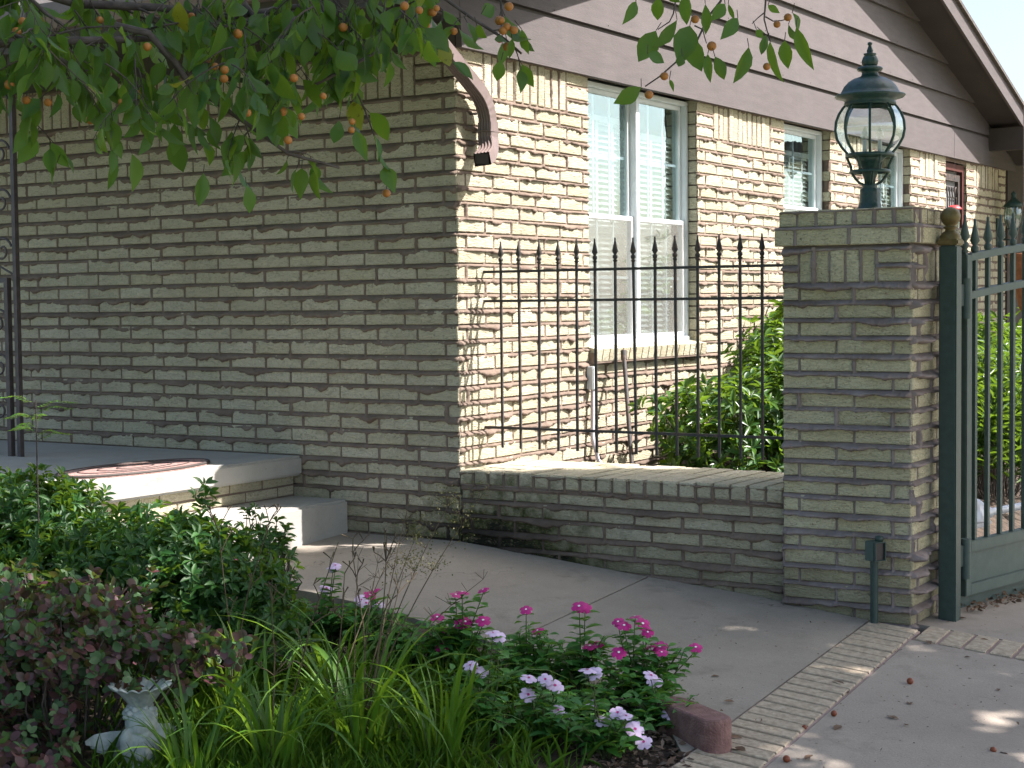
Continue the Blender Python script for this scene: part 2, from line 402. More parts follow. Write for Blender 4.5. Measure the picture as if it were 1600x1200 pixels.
    F = np.stack([idx[:-1, :-1], idx[1:, :-1], idx[1:, 1:], idx[:-1, 1:]], -1)
    keep = np.ones(F.shape[:2], bool)
    uc = (U[:-1]+U[1:])/2; vc = (V[:-1]+V[1:])/2
    for (a, b, c_, d) in holes: keep[np.ix_((uc > a) & (uc < b), (vc > c_) & (vc < d))] = False
    # drop the cells that lie wholly behind brick faces
    keep &= ~((H[:-1, :-1] < -.0125) & (H[1:, 1:] < -.0125) & (H[1:, :-1] < -.0125) & (H[:-1, 1:] < -.0125))
    F = F[keep]; used, inv = np.unique(F, return_inverse=True)
    me = from_np(name, P[used], inv.reshape(F.shape), mat, smooth=True)
    return link(name, me, parent)

# ------------------------------------------------------------------ the setting
def sheet(name, x0, x1, y0, y1, res, dz, mat, inside=None, parent=None):
    nx = max(2, int((x1-x0)/res)+1); ny = max(2, int((y1-y0)/res)+1)
    X = np.linspace(x0, x1, nx); Y = np.linspace(y0, y1, ny)
    V = [(x, y, zg(x, y)+dz) for x in X for y in Y]
    F = []
    for i in range(nx-1):
        for j in range(ny-1):
            if inside is None or inside((X[i]+X[i+1])/2, (Y[j]+Y[j+1])/2): F.append((i*ny+j, (i+1)*ny+j, (i+1)*ny+j+1, i*ny+j+1))
    me = bpy.data.meshes.new(name); me.from_pydata(V, [], F); me.materials.append(mat)
    return link(name, me, parent)
def strip(name, near, far, dz, mat, parent=None, thick=.10, n=24):
    """a paved surface between two polylines (near and far edge) that follows the ground"""
    def rs(pl):
        pl = [Vector(p) for p in pl]; d = [0]
        for a, b in zip(pl, pl[1:]): d.append(d[-1]+(b-a).length)
        out = []
        for k in range(n+1):
            t = d[-1]*k/n
            for i in range(len(pl)-1):
                if t <= d[i+1]+1e-9: q = (t-d[i])/(d[i+1]-d[i]); out.append(pl[i].lerp(pl[i+1], q)); break
        return out
    A, B = rs(near), rs(far); b = MB(); m = 8
    top = [[a.lerp(c, j/m) for j in range(m+1)] for a, c in zip(A, B)]
    vs = [(p.x, p.y, zg(p.x, p.y)+dz) for row in top for p in row]
    fs = [(i*(m+1)+j, (i+1)*(m+1)+j, (i+1)*(m+1)+j+1, i*(m+1)+j+1) for i in range(n) for j in range(m)]
    b.add(vs, fs)
    sk = lambda row: b.add([(p.x, p.y, zg(p.x, p.y)+dz-q) for p in row for q in (0, thick)], [(2*i, 2*i+1, 2*i+3, 2*i+2) for i in range(len(row)-1)])
    sk([r[0] for r in top]); sk([r[-1] for r in top]); sk(top[0]); sk(top[-1])
    return b.build(name, mat, parent)

g = MB(); XS = [-400, -60, -20, -8, -4, -2, 0, .8, 1.6, 2.4, 3.2, 5, 9, 20, 60, 400]; YS = [-400, -60, -20, -15.2, -10, -6, -3.2, -1.6, 0, 1.5, 4, 8, 14, 30, 80, 400]
g.add([(x, y, zg(x, y)-.055) for x in XS for y in YS], [(i*len(YS)+j, (i+1)*len(YS)+j, (i+1)*len(YS)+j+1, i*len(YS)+j+1) for i in range(len(XS)-1) for j in range(len(YS)-1)])
tag(g.build('ground', simple('lawn_far', (.05, .075, .02), (.08, .10, .03), 3, .95, kind='World')), 'green ground around the house and garden', kind='structure')

# walkway: two poured slabs with a joint between
walk = empty('walkway', (0, 0, 0), 'grey concrete walk along the front wall to the steps', kind='structure')
NE = [(-1.05, -1.25), (-.3, -1.2), (.4, -1.22), (1.096, -1.35)]
strip('slab', NE, [(-1.05, -.004), (-.3, -.004), (.4, -.004), (1.046, -.02)], 0, WALK, walk)
strip('slab', [(1.106, -1.36), (1.5, -1.5), (2.0, -1.72), (2.210, -2.0)], [(1.056, -.02), (1.5, -.004), (1.72, -.02), (2.126, -.06)], 0, WALK, walk)
# driveway
drv = empty('driveway', (0, 0, 0), 'stained concrete driveway on the right, strewn with dry leaves', kind='structure')
strip('slab', [(2.653, -5.2), (2.584, -4), (2.487, -2.3), (2.37, -.26), (2.368, -.229)], [(9, -5.2), (9, -4), (9, -2.3), (9, -.5), (9, -.229)], 0, DRIVE, drv)
strip('slab', [(2.312, .024), (2.0, .9), (1.9, 4), (1.8, 12)], [(9, .024), (9, 2), (9, 4), (9, 12)], 0, DRIVE, drv)
# brick bands: bricks of their own on a mortar bed
def band(parent, p0, p1, w0, w1, n, name):
    """n bricks laid side by side between edge lines p0->p1 (left) and w0->w1 (right)"""
    p0, p1, w0, w1 = map(Vector, (p0, p1, w0, w1))
    strip('mortar_bed', [p0, p1], [w0, w1], -.003, BEDM, parent)
    for i in range(n):
        a, b = (i+.09)/n, (i+.91)/n
        q = [p0.lerp(p1, a).lerp(w0.lerp(w1, a), .035), p0.lerp(p1, a).lerp(w0.lerp(w1, a), .965),
             p0.lerp(p1, b).lerp(w0.lerp(w1, b), .965), p0.lerp(p1, b).lerp(w0.lerp(w1, b), .035)]
        dz = random.uniform(0, .003); cx = sum((v for v in q), Vector((0, 0)))/4
        m = MB(); z = zg(cx.x, cx.y)
        vt = [(v.x-cx.x, v.y-cx.y, zg(v.x, v.y)-z+dz+random.uniform(0, .0015)) for v in q]
        inner = [(x*.97, y*.93, zz+.0035) for x, y, zz in vt]; lo = [(x, y, zz-.03) for x, y, zz in vt]
        m.add(lo+vt+inner, [(k, (k+1) % 4, 4+(k+1) % 4, 4+k) for k in range(4)]+[(4+k, 4+(k+1) % 4, 8+(k+1) % 4, 8+k) for k in range(4)]+[(8, 9, 10, 11)])
        m.build('brick', PAVB, parent, (cx.x, cx.y, z))
PAVB = simple('paver_brick', (.30, .25, .18), (.46, .39, .29), 45, .92, .004, 120, 'World')
BEDM = simple('pink_mortar', (.27, .20, .185), (.36, .28, .25), 14, .95, .003, 120, 'World')
bd = empty('brick_band', (0, 0, 0), 'cream brick soldier band dividing walk from driveway', kind='structure')
band(bd, (2.13, -.075), (2.30, -4.0), (2.355, -.075), (2.58, -4.0), 50, 'a')
bd2 = empty('brick_band', (0, 0, 0), 'cream brick band crossing the driveway below the gate', kind='structure')
band(bd2, (2.372, -.225), (4.5, -.225), (2.362, .02), (4.5, .02), 21, 'b')
# flower bed soil, planting bed behind the low wall
def bed_in(x, y):
    e = -1.25 - .05*max(0, x) - (.22*max(0, x-1.1)) - (1.2*max(0, x-1.9))
    return y < e-.02 and x < 2.28+.05*(-y-2)
sheet('flower_bed', -5, 2.6, -7, -1.0, .09, -.02, SOIL, bed_in)
tag(bpy.data.objects['flower_bed'], 'dark soil of the front flower bed', kind='structure')
pb = MB(); pb.add([(x, y, (.20 if x < 1.3 else .20-.45*(x-1.3))) for x in (0.005, .7, 1.3, 1.9, 2.3) for y in (.605, 2, 4, 6, 9.5)],
                  [(i*5+j, (i+1)*5+j, (i+1)*5+j+1, i*5+j+1) for i in range(4) for j in range(4)])
tag(pb.build('planting_bed', SOIL), 'planting bed of dark soil between side wall and driveway', kind='structure')

# ------------------------------------------------------------------ the house
house = empty('house', (0, 0, 0), 'single-storey cream brick ranch house with brown gable siding', 'house')
WINS = [(1.320, 2.695, .915, 2.43), (4.100, 4.960, .915, 2.43), (6.0, 6.78, 1.1, 2.43)]
DOOR = (7.745, 8.35, -.1, 2.40)
OPEN = WINS+[DOOR]

# front wall (local x = world x, bricks at x<0)
fw = empty('front_wall', (0, 0, 0), parent=house)
def near(r): return -(r[1]) if False else abs((r[0]+r[1])/2) + .15*abs((r[2]+r[3])/2-1.2)
FR = []
for k in range(-1, 32):
    v0 = k*c0; v1 = v0+c0
    A = (k % 2 == 1)
    end = -.0001 if A else -.0796
    us = course(0, 5.2, MM if A else MM, MM)
    row = []
    for (a, b) in us:
        ua, ub = end-b, end-a
        if not A and a == 0: ua = end-MM
        row.append((ua, ub))
    for (ua, ub) in row:
        if k >= 29 and ub < -MM+.01: continue
        if k >= 29 and ua < -MM-.005: ua = -MM
        if ub-ua < .03: continue
        FR.append((ua, ub, v0, v1, .079 if (A and ub > -.01) else .09))
    if not A: FR.append((-.0796, -.0, v0, v1, .004, 'end'))
fr_br = [r[:5] for r in FR if len(r) == 5]
u = -MM; SOL = []
while u > -5.1:
    SOL.append((u-.0762, u, 29*c0, 32*c0)); u -= .0762
vis = [r for r in fr_br if r[0] > -3.75 and not (r[3] < .39 and r[1] < -1.0)]
hid = [r for r in fr_br if not (r[0] > -3.75 and not (r[3] < .39 and r[1] < -1.0))]
sc_f = lambda r: abs(r[0])
lay(sorted(vis, key=sc_f)+hid, fw, BRICK, limit=300)
lay([s for s in SOL if s[0] > -3.7], fw, BRICK, name='soldier_brick')
mortar('mortar', -3.75, -.002, -.05, 32*c0, .0075, [r[:4] for r in FR]+SOL, fw, MORT, 3, 1.05, fr=(7, 16, 38), thick=1.2)
mortar('mortar', -5.2, -3.74, -.05, 32*c0, .02, [r[:4] for r in FR]+SOL, fw, MORT, 4, .75)

# side wall: rotated so that its local x runs along world y and its face looks to +x
sw = empty('side_wall', (0, 0, 0), parent=house, rz=math.pi/2)
SR = []; SS = []
def clip_open(a, b, v0, v1):
    segs = [(a, b)]
    for (oa, ob, oc, od) in OPEN:
        if v1 <= oc+.01 or v0 >= od: continue
        out = []
        for (p, q) in segs:
            if q <= oa or p >= ob: out.append((p, q)); continue
            if p < oa: out.append((p, oa))
            if q > ob: out.append((ob, q))
        segs = out
    return [s for s in segs if s[1]-s[0] > .028]
EDGES = [(0, 1.32), (2.695, 4.10), (4.96, 6.0), (6.78, 7.745), (8.35, 9.65)]
for k in range(-1, 32):
    v0 = k*c0; v1 = v0+c0; A = (k % 2 == 1)
    if k < 29:
        for (a, b) in course(0, 9.65, .0796 if A else MM):
            if A and a == 0: SR.append((0, .0796, v0, v1, .004, 'end')); continue
            for (p, q) in clip_open(a, b, v0, v1): SR.append((p, q, v0, v1, .0796 if (not A and p == 0) else .10))
    else:
        for (a, b) in EDGES:
            q1 = MM if (b-a) > .7 else .2
            SR.append((a, a+q1, v0, v1, .079)); SR.append((b-q1, b, v0, v1, .10))
for (a, b) in EDGES:
    q1 = MM if (b-a) > .7 else .2; n = max(1, round((b-a-2*q1)/.0762)); w = (b-a-2*q1)/n
    SS += [(a+q1+i*w, a+q1+(i+1)*w, 29*c0, 32*c0) for i in range(n)]
sb = [r for r in SR if len(r) == 5]; vis = [r for r in sb if r[2] > .2]; hid = [r for r in sb if r[2] <= .2]
lay(sorted(vis, key=lambda r: r[0])+hid, sw, BRICK, limit=300)
lay(SS, sw, BRICK, name='soldier_brick', skew=.003)
for (a, b, res, sd) in ((0.002, 3.0, .0085, 5), (2.995, 9.65, .0125, 6)):
    mortar('mortar', a, b, 0, 32*c0, res, [r[:4] for r in SR]+SS, sw, MORT, sd, .8, OPEN, 1.15, (8, 18, 40))
# wall core behind the bricks
core = MB(); core2 = MB()
core.box(-5.2, -.10, .092, .25, -.3, 2.43)
y = .02
for (a, b) in ((.09, 1.32), (2.695, 4.10), (4.96, 6.0), (6.78, 7.745), (8.35, 9.65)): core.box(-.25, -.105, max(a, .1), b, -.3, 2.43); core2.box(-.106, -.018, max(a, .1)+.02, b-.02, -.3, 2.43)
for (a, b, z0, z1) in WINS: core.box(-.25, -.105, a, b, -.3, z0-.08); core2.box(-.106, -.018, a-.021, b+.021, -.3, z0-.085)
core2.build('mortar_core', MORT, house)
core.build('wall_core', DARKROOM, house)
rm = MB(); rm.box(-3.2, -.26, .3, 9.6, -.2, 2.5); r_ = rm.build('interior_room', DARKROOM, house)
# cut openings: room is a box, remove its +x side
bmx = bmesh.new(); bmx.from_mesh(r_.data)
bmesh.ops.delete(bmx, geom=[f for f in bmx.faces if f.calc_center_median().x > -.3], context='FACES'); bmx.to_mesh(r_.data); bmx.free()
# sill of rowlock bricks under the big window
sill = empty('window_sill', (0, 0, 0), parent=house)
n = 18
for i in range(n):
    a = 1.30+(1.43*i)/n; w = 1.43/n
    m = MB(); m.box(-.115, .0, -w/2+.006, w/2-.006, -.07, 0)
    me = bpy.data.meshes.new('brick')
    o = m.build('brick', BRICK, sill, (.052, a+w/2, .915), (0, R(11), random.gauss(0, .012)))
m = MB(); m.box(-.10, .036, 1.30, 2.73, .835, .895); m.build('mortar', MORT, sill)

# siding boards of the gable, each a board of its own with a shadow gap below
def zroof(y): return min(2.83+.333*y, 5.84-.336*y) if True else 0
RIDGE_Y = (5.84-2.83)/(.333+.336); EAVE_F, EAVE_B = -.80, 9.95
laps = [2.43, 2.692, 2.957, 3.222, 3.487, 3.752, 4.017, 4.35]
for i in range(len(laps)-1):
    z0, z1 = laps[i], min(laps[i+1], zroof(RIDGE_Y)-.001)
    def yr(z): return max((z-2.83)/.333, EAVE_F+.02), min((5.84-z)/.336, EAVE_B-.02)
    a0, b0 = yr(z0); a1, b1 = yr(z1)
    if i == 0: a0 = a1 = 0.0; a1 = 0.0
    if i == 0: bt, tp = .040, .028
    else: bt, tp = .036, .010
    gp = .024 if i else 0
    m = MB(); zz0 = z0+gp
    vs = [(.004, a0, zz0), (bt, a0, zz0), (tp, a1, z1), (.004, a1, z1), (.004, b0, zz0), (bt, b0, zz0), (tp, b1, z1), (.004, b1, z1)]
    m.add(vs, [(0, 1, 2, 3), (7, 6, 5, 4), (1, 5, 6, 2), (0, 4, 5, 1), (3, 2, 6, 7)])
    m.build('siding_board', BROWN, house)
    if i == 0:
        m = MB(); m.add([(.004, -.78, 2.57), (.030, -.78, 2.57), (.030, 0, 2.57), (.004, 0, 2.57), (.004, -.78, 2.585), (.028, -.78, 2.585), (.028, -.0, 2.69), (.004, 0, 2.69)],
                        [(0, 1, 2, 3), (1, 2, 6, 5), (4, 5, 6, 7), (0, 1, 5, 4), (0, 3, 7, 4)]); m.build('siding_board', BROWN, house)
m = MB(); m.add([(0, EAVE_F, 2.575), (0, EAVE_B, 2.43), (0, EAVE_B, 2.50), (0, RIDGE_Y, zroof(RIDGE_Y)), (0, 0, 2.83), (0, 0, 2.43), (0, 0, 2.575)], [(6, 5, 1, 2, 3, 4)]); m.build('gable_backing', DARKB, house)
m = MB()
for i_, z in enumerate(laps[:5]):
    a = 0.25 if i_ == 0 else max((z-2.83)/.333, 0)+.3
    while a < 8.5:
        m.lathe([(0, .002), (.004, .0015), (.0045, 0)], 6, (0, 0, 0), T=Matrix.Translation((.0345, a+random.gauss(0, .03), z+.045)) @ Matrix.Rotation(R(90), 4, 'Y')); a += .61
tag(m.build('siding_nails', DARKB, house), kind='stuff')
m = MB()
for z in laps[1:-1]:
    a, b = max((z-2.83)/.333, EAVE_F+.05), min((5.84-z)/.336, EAVE_B-.02)
    m.box(.002, .010, a, b, z-.004, z+.02)
m.build('siding_gap', DARKB, house)
# roof: two slopes with rake overhang, fascia and soffit
roof = empty('roof', (0, 0, 0), parent=house)
OV = .345
def slab_y(name, x0, x1, ya, yb, lift0, lift1, mat):
    m = MB(); vs = [(x, y_, zroof(y_)+l) for x in (x0, x1) for y_ in (ya, yb) for l in (lift0, lift1)]
    m.add(vs, [(0, 1, 3, 2), (6, 7, 5, 4), (0, 4, 5, 1), (2, 3, 7, 6), (0, 2, 6, 4), (1, 5, 7, 3)]); return m.build(name, mat, roof)
for ya, yb in ((EAVE_F, RIDGE_Y), (RIDGE_Y, EAVE_B)):
    slab_y('soffit', .0, OV-.026, ya, yb, 0, .02, SOFFIT)
    slab_y('fascia', OV-.025, OV, ya, yb, -.035, .115, BROWN)
    slab_y('shingles', -6, OV+.03, ya, yb, .118, .15, SHING)
    slab_y('decking', -6, OV-.03, ya, yb, .022, .116, DARKB)
m = MB(); m.box(-6, -.002, EAVE_F, .09, 2.565, 2.585); m.build('porch_ceiling', SOFFIT, house)
m = MB(); m.box(-6, OV-.03, EAVE_F-.03, EAVE_F, 2.50, 2.72); m.build('fascia', BROWN, roof)
m = MB(); m.box(-6, -.002, -.001, .2, 2.439, 2.565); m.build('frieze_board', DARKB, house)
m = MB()   # gutter along the front eave
gp = [(EAVE_F-.035, 2.70), (EAVE_F-.035, 2.58), (EAVE_F-.10, 2.58), (EAVE_F-.145, 2.64), (EAVE_F-.145, 2.70)]
m.add([(x, a, b) for x in (-6, OV) for a, b in gp], [(i, i+1, 5+i+1, 5+i) for i in range(4)]+[(0, 1, 2, 3, 4), (9, 8, 7, 6, 5)]); m.build('gutter', SPOUT, roof)
# rear patio cover at the far end of the side wall
m = MB(); m.box(-.3, 2.6, 8.96, 9.05, 2.57, 2.78); m.build('rear_beam', DARKB, house)
m = MB(); m.box(-.3, 2.6, 9.05, 13.5, 2.62, 2.66); m.build('rear_ceiling', simple('tan_ceiling', (.22, .17, .12)), house)
m = MB(); m.box(-.4, .02, 9.65, 10.4, -.3, 2.6); m.build('rear_post', DARKB, house)
m = MB(); m.box(-3, 2.4, 13.4, 13.5, -.3, 2.65); m.build('rear_wall', simple('rear_wall_paint', (.10, .075, .055), (.14, .10, .08), 4), house)

# ---- windows
def glass_mat(name, refl, tint=(.9, .95, .97)):
    m, nt, bs = newmat(name); nt.nodes.remove(bs)
    t = nt.nodes.new('ShaderNodeBsdfTransparent'); t.inputs[0].default_value = (*tint, 1)
    gl = nt.nodes.new('ShaderNodeBsdfGlossy'); gl.inputs['Roughness'].default_value = .01
    gl.inputs[0].default_value = (.80, .93, .90, 1)
    b = nt.nodes.new('ShaderNodeBump'); b.inputs['Distance'].default_value = .0035
    nt.links.new(noise(nt, coords(nt, 'World'), 3.2, 2), b.inputs['Height']); nt.links.new(b.outputs[0], gl.inputs['Normal'])
    fr = nt.nodes.new('ShaderNodeLayerWeight'); fr.inputs[0].default_value = .5
    f = mth(nt, 'ADD', mth(nt, 'MULTIPLY', mth(nt, 'POWER', fr.outputs['Facing'], 4.0), .8), refl, clamp=True)
    ms = nt.nodes.new('ShaderNodeMixShader'); nt.links.new(f, ms.inputs[0]); nt.links.new(t.outputs[0], ms.inputs[1]); nt.links.new(gl.outputs[0], ms.inputs[2])
    nt.links.new(ms.outputs[0], nt.nodes['Material Output'].inputs[0]); return m
PANE = glass_mat('window_glass', .25)
def screen_mat():
    m, nt, bs = newmat('insect_screen'); bs.inputs['Base Color'].default_value = (.30, .29, .27, 1); bs.inputs['Roughness'].default_value = .8
    t = nt.nodes.new('ShaderNodeBsdfTransparent'); ms = nt.nodes.new('ShaderNodeMixShader'); ms.inputs[0].default_value = .18
    nt.links.new(t.outputs[0], ms.inputs[1]); nt.links.new(bs.outputs[0], ms.inputs[2]); nt.links.new(ms.outputs[0], nt.nodes['Material Output'].inputs[0]); return m
SCREEN = screen_mat()
def window(y0, y1, z0, z1, units, zmid, blinds=True, vbars=2):
    w = empty('window', (0, 0, 0), parent=house)
    X0, X1 = -.130, -.060; F = MB(); t = .028
    F.box(X0, X1, y0, y1, z1-t, z1, ch=.004).box(X0, X1+.012, y0, y1, z0, z0+.045, ch=.004)
    F.box(X0, X1, y0, y0+t, z0+.045, z1-t, ch=.004).box(X0, X1, y1-t, y1, z0+.045, z1-t, ch=.004)
    ms = [y0+t + (y1-y0-2*t)*i/units for i in range(units+1)]
    for q in ms[1:-1]: F.box(X0, X1+.006, q-.022, q+.022, z0+.045, z1-t, ch=.004)
    F.build('frame', WHITE, w)
    for i in range(units):
        a = ms[i]+(.0 if i == 0 else .022); b = ms[i+1]-(.0 if i == units-1 else .022)
        for (p, q, xo, lower) in ((z0+.045, zmid+.02, .0, True), (zmid-.01, z1-t, -.022, False)):
            s = MB(); xa, xb = -.098+xo, -.075+xo; st = .028
            s.box(xa, xb, a+.001, b-.001, q-st, q, ch=.003).box(xa, xb, a+.001, b-.001, p, p+st, ch=.003)
            s.box(xa, xb, a+.001, a+st, p+st, q-st).box(xa, xb, b-st, b-.001, p+st, q-st); s.build('sash', WHITE, w)
            s = MB(); s.box(xa+.009, xa+.0095, a+st, b-st, p+st, q-st); s.build('pane', PANE, w)
            s = MB()
            for k in range(1, vbars+1):
                yy = a+st+(b-a-2*st)*k/(vbars+1); s.box(xa+.001, xa+.007, yy-.008, yy+.008, p+st, q-st)
            zz = (p+q)/2; s.box(xa-.0015, xa+.0005, a+st, b-st, zz-.008, zz+.008); s.build('muntin', WHITE, w)
            if lower:
                s = MB(); s.box(-.070, -.0695, a+.012, b-.012, p+.02, q-.02); s.build('insect_screen', SCREEN, w)
        if blinds:
            s = MB(); z = z0+.06; zt = z1-.20 if i == 0 else z1-.26
            while z < zt:
                T = Matrix.Translation((-.17, 0, z)) @ Matrix.Rotation(R(48), 4, 'Y')
                s.box(-.024, .024, a+.03, b-.03, -.0012, .0012, T=T); z += .033
            s.box(-.20, -.15, a+.02, b-.02, zt, zt+.035)
            tag(s.build('blind', SLAT, w), kind='stuff')
            s = MB()
            for k in (.2, .5, .8): yy = a+(b-a)*k; s.box(-.146, -.1445, yy-.012, yy+.012, z0+.06, zt)
            s.build('ladder_tape', SLAT, w)
window(*WINS[0], 2, 1.665)
window(*WINS[1], 1, 1.84, vbars=1)
window(*WINS[2], 1, 1.84, vbars=1)

# ---- side door with an ornate iron storm door
door = empty('side_door', (0, 0, 0), parent=house)
DRED = simple('dark_red_paint', (.07, .022, .02), (.09, .03, .026), 8, .5)
m = MB(); m.box(-.12, -.02, 7.747, 7.80, -.1, 2.39).box(-.12, -.02, 8.295, 8.348, -.1, 2.39).box(-.12, -.02, 7.80, 8.295, 2.33, 2.39); m.build('frame', DRED, door)
m = MB(); m.box(-.10, -.07, 7.80, 8.295, -.1, 2.33); m.build('door_leaf', simple('grey_door', (.12, .125, .13), (.16, .165, .17), 3), door)
m = MB(); m.box(-.068, -.04, 7.81, 7.86, -.1, 2.3).box(-.068, -.04, 8.24, 8.29, -.1, 2.3).box(-.068, -.04, 7.86, 8.24, 2.24, 2.3)
for i in range(5):
    yc = 7.90+.075*i; m.tube([(-.05, yc+.03*math.cos(a), 2.14+.05*math.sin(a)) for a in np.linspace(0, math.pi*1.6, 10)], .006, 5)
for i in range(6): m.tube([(-.05, 7.89+.065*i, 0), (-.05, 7.89+.065*i, 2.1)], .006, 5)
m.build('iron_grille', IRON, door)
m = MB(); m.lathe([(0, -.02), (.018, -.015), (.024, 0), (.018, .015), (0, .02)], 10, (-.03, 8.26, 1.0)); m.build('handle', GOLD, door)

# ---- porch slab and step
porch = empty('porch', (0, 0, 0), parent=house)
m = MB(); m.box(-5.2, -1.0, -2.6, -.003, .284, .387, ch=.012); m.build('porch_slab', STEP, porch)
m = MB(); m.box(-5.0, -.70, -2.4, -.003, -.12, .172, ch=.012)
m.build('step', STEP, porch)
sk = empty('porch_skirt', (-1.055, -2.5, .17), parent=porch, rz=math.pi/2)
rk = []
for k in range(0, 2):
    for (a, b) in course(0, 2.49, MM if k else .12): rk.append((a, b, k*.056, (k+1)*.056))
lay(rk, sk, BRICK, depth=.05)
m = MB(); m.box(-4.9, -1.062, -2.45, -.01, .172, .284); m.build('skirt_core', MORT, porch)

# ---- downspout
def duct(name, path, w, d, mat, parent, ribs=True, side=Vector((0, 1, 0))):
    """rectangular corrugated pipe swept along a path"""
    m = MB(); P = [Vector(p) for p in path]; vs = []; prof = []
    nr = 5
    for k in range(nr): # ribbed wide faces
        u_ = -w/2+w*(k+.15)/nr; v_ = -w/2+w*(k+.85)/nr
        prof += [(u_, d/2), ((u_+v_)/2, d/2+.004), (v_, d/2)]
    prof += [(w/2, -d/2), (-w/2, -d/2)]
    n = len(prof)
    for i, p in enumerate(P):
        t = (P[min(i+1, len(P)-1)]-P[max(i-1, 0)]).normalized()
        a = (side - t*side.dot(t)).normalized(); b = t.cross(a)
        s = 1+(.035 if (ribs and i % 2 and 4 < i < len(P)-3) else 0)
        vs += [p+(a*u_+b*v_)*s for u_, v_ in prof]
    fs = [(i*n+k, i*n+(k+1) % n, (i+1)*n+(k+1) % n, (i+1)*n+k) for i in range(len(P)-1) for k in range(n)]
    m.add(vs, fs); return m.build(name, mat, parent)
def bez(p0, p1, p2, n=9):
    p0, p1, p2 = map(Vector, (p0, p1, p2)); return [p0*(1-t)**2+p1*2*t*(1-t)+p2*t*t for t in np.linspace(0, 1, n)]
ds = empty('downspout', (0, 0, 0), parent=house)
path = [Vector((.075, -.50, 2.56)), Vector((.075, -.05, 2.30))]+bez((.075, .055, 2.238), (.075, .165, 2.175), (.075, .17, 2.06), 13)
duct('upper_pipe', path, .075, .055, SPOUT, ds, side=Vector((1, 0, 0)))
path = [Vector((.075, .17, 2.075)), Vector((.075, .17, 2.03))]+bez((.075, .17, 2.0), (.09, .16, 1.93), (.13, .06, 1.90), 8)+[Vector((.17, -.03, 1.875))]
duct('lower_elbow', path, .084, .062, SPOUT, ds, False, side=Vector((1, 0, 0)))
m = MB(); m.box(.028, .118, .130, .212, 2.028, 2.036); m.build('seam_band', SPOUT, ds)
m = MB(); m.box(-.033, .033, -.026, .026, -.002, .002, T=Matrix.Translation((.165, -.024, 1.878)) @ (Vector((.04, -.09, -.03)).to_track_quat('Z', 'Y').to_matrix().to_4x4())); m.build('outlet_hole', DARKB, ds)
m = MB(); m.tube([(.02, .15, 2.12), (.02, .10, 2.115), (.04, .10, 2.115)], .006, 5); m.build('bracket', SPOUT, ds)

# white electrical box and conduit on the side wall
cn = empty('electrical_conduit', (0, 1.2, .2), 'white electrical box and conduit on the brick side wall left of the window', 'conduit')
m = MB(); m.box(.004, .05, 1.262-1.2, 1.312-1.2, .49, .62, ch=.005); m.build('junction_box', WHITE, cn)
m = MB(); m.tube([(.03, .087, .49), (.03, .085, .35), (.034, .075, .22), (.07, .07, .10), (.16, .07, .0)], .012, 8); m.build('pipe', simple('lilac_pipe', (.5, .48, .52)), cn)
# leaning dark pole
pl = empty('leaning_pole', (.30, 1.25, .2), 'dark pole leaning against the wall under the large window', 'pole')
m = MB(); m.tube([(0, 0, 0), (-.2, .28, .66)], .013, 8); m.build('shaft', IRON, pl)
m = MB(); m.tube([(-.2, .28, .65), (-.213, .298, .70)], .019, 8); m.build('cap', IRON, pl)

# ------------------------------------------------------------------ low wall, cap and fence
lw = empty('garden_wall', (.0, 0, 0), 'low cream brick garden wall with mossy left end, joining house and pillar', 'wall')
LT = .284; rects = []; x1w = 1.722
for k in range(6):
    v1 = LT-k*.0752; v0 = v1-.0752
    off = (.895*MM) % MM if k % 2 == 1 else ((.895+.36)*MM) % MM
    e = off if off > .03 else off+MM
    for (a, b) in course(.003, x1w, e): rects.append((a, b, v0, v1))
lay(rects, lw, BRICK)
mortar('mortar', .003, x1w, -.17, LT-.001, .0062, rects, lw, MORT, 8, 1.0, thick=1.7, base=.003)
m = MB(); m.box(.004, x1w, .06, .60, -.4, LT-.003); m.build('wall_core', MORT, lw)
ncap = 20; wcap = (x1w-.003)/ncap
for i in range(ncap):
    for (ya, yb) in ((-.018, .293), (.303, .60)):
        me = brick_mesh(round(wcap-.012, 3), .068, round(yb-ya, 3), BRICK, .006)
        link('cap_brick', me, lw, (.003+wcap*(i+.5), ya+random.gauss(0, .002), LT+.004+random.uniform(0, .003)), (random.gauss(0, .006), 0, random.gauss(0, .008)))
crect = [(.003+wcap*i, .003+wcap*(i+1), LT-.006, LT+.068) for i in range(ncap)]
cm = mortar('cap_mortar', .003, x1w, LT-.02, LT+.062, .005, crect, lw, MORT, 9, .8, thick=.8); cm.location.y = -.016
m = MB(); m.box(.003, x1w, -.008, .596, LT+.002, LT+.062); m.build('cap_bed', MORTP, lw)

fence = empty('iron_fence', (.8, .23, .355), 'black iron picket fence with spear tops on the low brick wall', 'fence')
m = MB()
for z in (1.337, 1.190, .553):
    r = MB(); r.box(-.80, .925, -.0065, .0065, z-.355-.0065, z-.355+.0065); r.build('rail', IRON, fence)
def picket_mesh(zb, zt, s=1.0, w=.0056, mat=IRON):
    m = MB(); m.box(-w, w, -w, w, zb, zt-.115*s)
    m.lathe([(.007*s, zt-.118*s), (.013*s, zt-.112*s), (.007*s, zt-.105*s), (.0125*s, zt-.098*s), (.0125*s, zt-.088*s), (.006*s, zt-.082*s), (.0155*s, zt-.068*s), (.008*s, zt-.034*s), (.0045*s, zt-.018*s), (.0045*s, zt-.004*s), (0, zt)], 8)
    o = m.build('picket', mat); me = o.data; bpy.data.objects.remove(o); return me
pk = picket_mesh(.45-.355, 1.488-.355)
for i in range(14):
    link('picket', pk, fence, (.104+.1086*i-.8, 0, random.uniform(-.002, .002)), (random.gauss(0, .003), random.gauss(0, .004), random.random()*.1))

